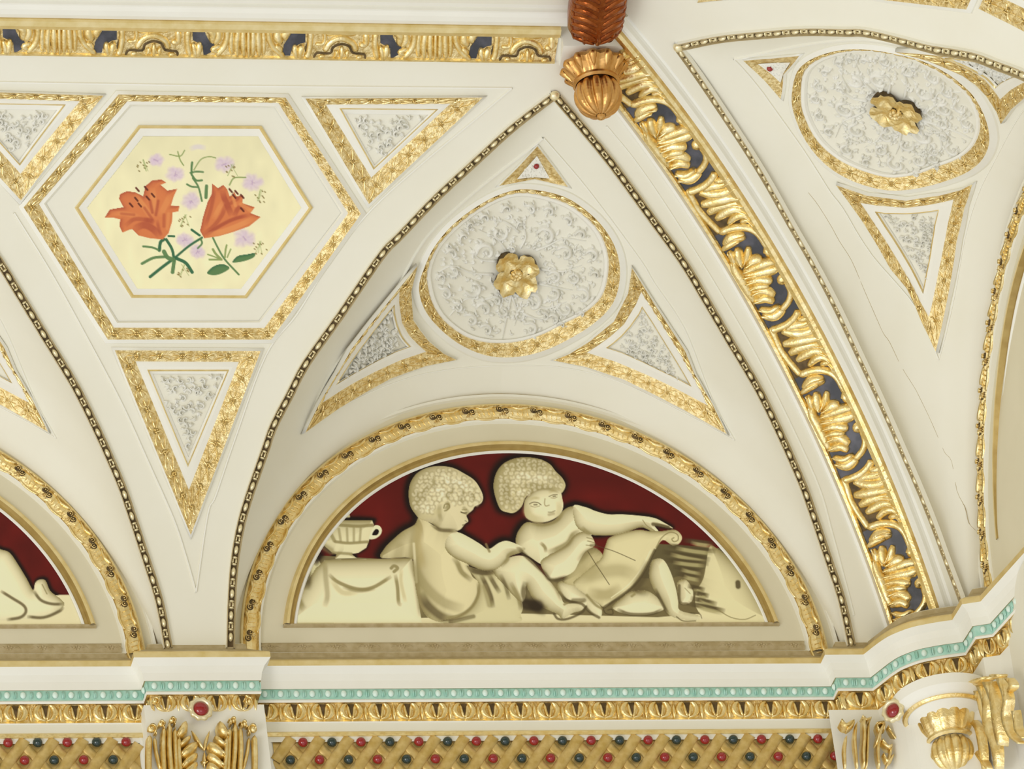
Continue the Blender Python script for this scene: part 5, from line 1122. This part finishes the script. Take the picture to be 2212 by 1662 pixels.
LEAF = [([(450, 600), (440, 850), (450, 1118), (455, 1250)], 66, .030), ([(520, 550), (520, 850), (540, 1118), (550, 1250)], 66, .036), ([(590, 620), (600, 850), (610, 1118), (620, 1250)], 60, .034), ([(620, 720), (690, 640), (730, 540)], 110, .050), ([(650, 850), (720, 790), (790, 720)], 66, .044), ([(670, 980), (780, 900), (870, 820)], 120, .050), ([(680, 1130), (790, 1030), (880, 960)], 96, .046), ([(690, 1250), (800, 1150), (880, 1080)], 90, .046), ([(640, 760), (640, 900), (650, 1060), (670, 1250)], 60, .046), ([(260, 700), (250, 900), (250, 1118), (250, 1250)], 70, .022), ([(330, 720), (350, 900), (400, 1118)], 40, .016)]
def capital(name, origin, F, K, items, blobs, label, mir=None, stems=()):
    o = thing(name, origin, label, 'capital', 'gilded leafy capitals')
    for sgn in ((1, -1) if mir else (1,)):
        mb = MB()
        for P, w, h in items:
            Q = [((2*mir-x) if sgn < 0 else x, y) for x, y in P]; stroke(mb, F, K(Q), w/6.144*1.3, h, 'gold', 5, 'broad' if w > 62 and len(P) < 4 else 'flat'); stroke(mb, F, K(Q), w/6.144*.25, h*1.15, 'gold', 4, 'taper'); mb.build('acanthus_leaf', o); mb = MB()
        for x, y, r, h in blobs:
            if sgn < 0: x = 2*mir-x
            c = K([(x, y)])[0]; p = F(c[0], c[1], h); ellipsoid(mb, p, ((1, 0, 0), (0, 0, 1), (0, -1, 0)), (r*.0002, r*.0002, .014), 'gold', 12, 8)
            cscroll(mb, F, c, r/6.144*.9, 1. if sgn > 0 else 2.1, -sgn, r/6.144*.4, h+.02, 'gold', 2)
            mb.build('volute', o); mb = MB()
    mb = MB()
    for P, w, h in stems: stroke(mb, F, K(P), w/6.144, h, 'gold', 4, 'drop')
    if stems: mb.build('stem', o)
    return o
capital('leafy_capital', tuple(hit(F_W(.1), 430, 1620)), FC, K3, LEAF, [(280, 610, 80, .012), (400, 560, 56, .02), (545, 515, 56, .02), (330, 240, 60, .01)], 'gilded capital of paired acanthus leaves on the pilaster at lower left', 955,
        [([(820, 620), (900, 760), (985, 880)], 56, .020), ([(1060, 620), (1010, 760), (985, 900)], 50, .020), ([(990, 900), (985, 1010), (990, 1118)], 50, .02), ([(940, 1030), (990, 1060), (1040, 1030)], 34, .022)])
# corner capitals, left and right of the corner pendant
K1 = lambda P: [(1780+x/5.12, 1400+y/5.12) for x, y in P]
FL = pmap(F_W(.13))
cl = thing('leafy_capital', tuple(hit(F_W(.13), 1870, 1610)), 'gilded leafy capital on the left side of the corner, beside the jewelled lattice', 'capital', 'gilded leafy capitals')
for nm, L in (('acanthus_leaf', [([(420, 830), (430, 1000), (420, 1180), (430, 1342)], 70, .05), ([(350, 860), (330, 1050), (360, 1342)], 60, .03), ([(480, 860), (470, 1050), (460, 1342)], 56, .04), ([(560, 900), (600, 1000), (580, 1160), (600, 1342)], 70, .04), ([(640, 880), (600, 980), (560, 1100)], 66, .05), ([(240, 1000), (220, 1150), (230, 1342)], 60, .02), ([(690, 900), (760, 1000), (820, 1090)], 46, .03), ([(620, 1060), (700, 1130), (740, 1100)], 70, .04), ([(640, 1200), (700, 1280), (760, 1200)], 60, .03), ([(680, 1342), (720, 1200), (740, 1100)], 50, .03), ([(820, 1060), (840, 1200), (860, 1342)], 40, .02)]), ('volute', [([(160, 860), (230, 900), (310, 840)], 90, .05), ([(240, 940), (300, 880), (320, 830)], 50, .04), ([(400, 800), (450, 830), (510, 800)], 50, .04), ([(560, 880), (640, 860), (650, 940)], 60, .04)])):
    mb = MB()
    for P, w, h in L: stroke(mb, FL, K1(P), w/5.12*.8, h, 'gold', 5, 'broad'); stroke(mb, FL, K1(P), w/5.12*.25, h*1.15, 'gold', 4, 'taper'); mb.build(nm, cl); mb = MB()
def F_RP(x, b, z): return (1.60-x)+(.05*b)
FR = pmap(F_RP)
cr_ = thing('leafy_capital', tuple(hit(F_RP, 2165, 1560)), 'gilded leafy capital on the right side of the corner, cut by the right edge', 'capital', 'gilded leafy capitals')
for nm, L in (('acanthus_leaf', [([(1800, 420), (1850, 600), (1860, 850), (1940, 1100), (1960, 1342)], 90, .04), ([(1900, 380), (1960, 600), (1990, 850), (2010, 1080)], 90, .05), ([(2020, 340), (2080, 560), (2060, 760), (2120, 960), (2212, 1060)], 50, .04), ([(2080, 340), (2120, 420), (2080, 480)], 70, .03), ([(1740, 480), (1780, 650), (1830, 860)], 66, .03), ([(1650, 780), (1740, 900), (1780, 1100), (1800, 1342)], 66, .03), ([(1700, 1100), (1760, 1200), (1850, 1342)], 60, .03), ([(2160, 700), (2180, 900), (2240, 1000)], 50, .03)]), ('volute', [([(1690, 330), (1760, 380), (1850, 330)], 90, .06), ([(1700, 440), (1760, 400), (1880, 330)], 60, .04), ([(2010, 300), (1960, 330), (1900, 300)], 60, .04)])):
    mb = MB()
    for P, w, h in L: stroke(mb, FR, K1(P), w/5.12*.8, h, 'gold', 5, 'broad'); stroke(mb, FR, K1(P), w/5.12*.25, h*1.15, 'gold', 4, 'taper'); mb.build(nm, cr_); mb = MB()
# corner pendant under the rounded part of the entablature
pd = ray(2046, 1560); t_ = (-.30-CAM_P[1])/pd[1]; ax = CAM_P+pd*t_
def zr(v): d = ray(2046, v); return (CAM_P+d*t_)[2]
CPD = thing('corner_pendant', (ax[0], ax[1], zr(1560)), 'gilded cup and fluted ball under a white corbel at the lower right corner', 'pendant')
c0_ = (ax[0], ax[1], 0.)
Zc = zr(1512)
mb = MB(); lathe(mb, c0_, [(.205, Zc+.03), (.200, Zc-.01), (.180, Zc-.030), (.160, Zc-.045), (.150, Zc-.050), (.135, Zc-.060), (.112, Zc-.075), (.104, Zc-.085)], 'white', 48); mb.build('turned_corbel', CPD)
mb = MB(); lathe(mb, c0_, [(.166, Zc-.038), (.172, Zc-.045), (.166, Zc-.054), (.152, Zc-.052)], 'gold', 48); mb.build('gold_ring', CPD)
mb = MB(); lathe(mb, c0_, [(.112, Zc-.062), (.116, Zc-.072), (.108, Zc-.105), (.092, Zc-.140), (.084, Zc-.150)], 'gold', 64, 14, .06); mb.build('cup', CPD)
mb = MB(); lathe(mb, c0_, [(.084, Zc-.146), (.094, Zc-.153), (.094, Zc-.162), (.084, Zc-.170)], 'gold', 40); mb.build('collar_ring', CPD)
mb = MB(); lathe(mb, c0_, [(.092*math.cos(t), Zc-.222+.088*math.sin(t)) for t in [.7-.15*i for i in range(15)]], 'gold', 96, 14, .12); mb.build('fluted_ball', CPD)
gg = ray(1931, 1537); tg = (-.30-CAM_P[1])/gg[1]
gem(CAM_P+gg*tg, (-.75, -.75, -.1), 'red jewel in a scalloped gold mount beside the corner pendant at lower right')
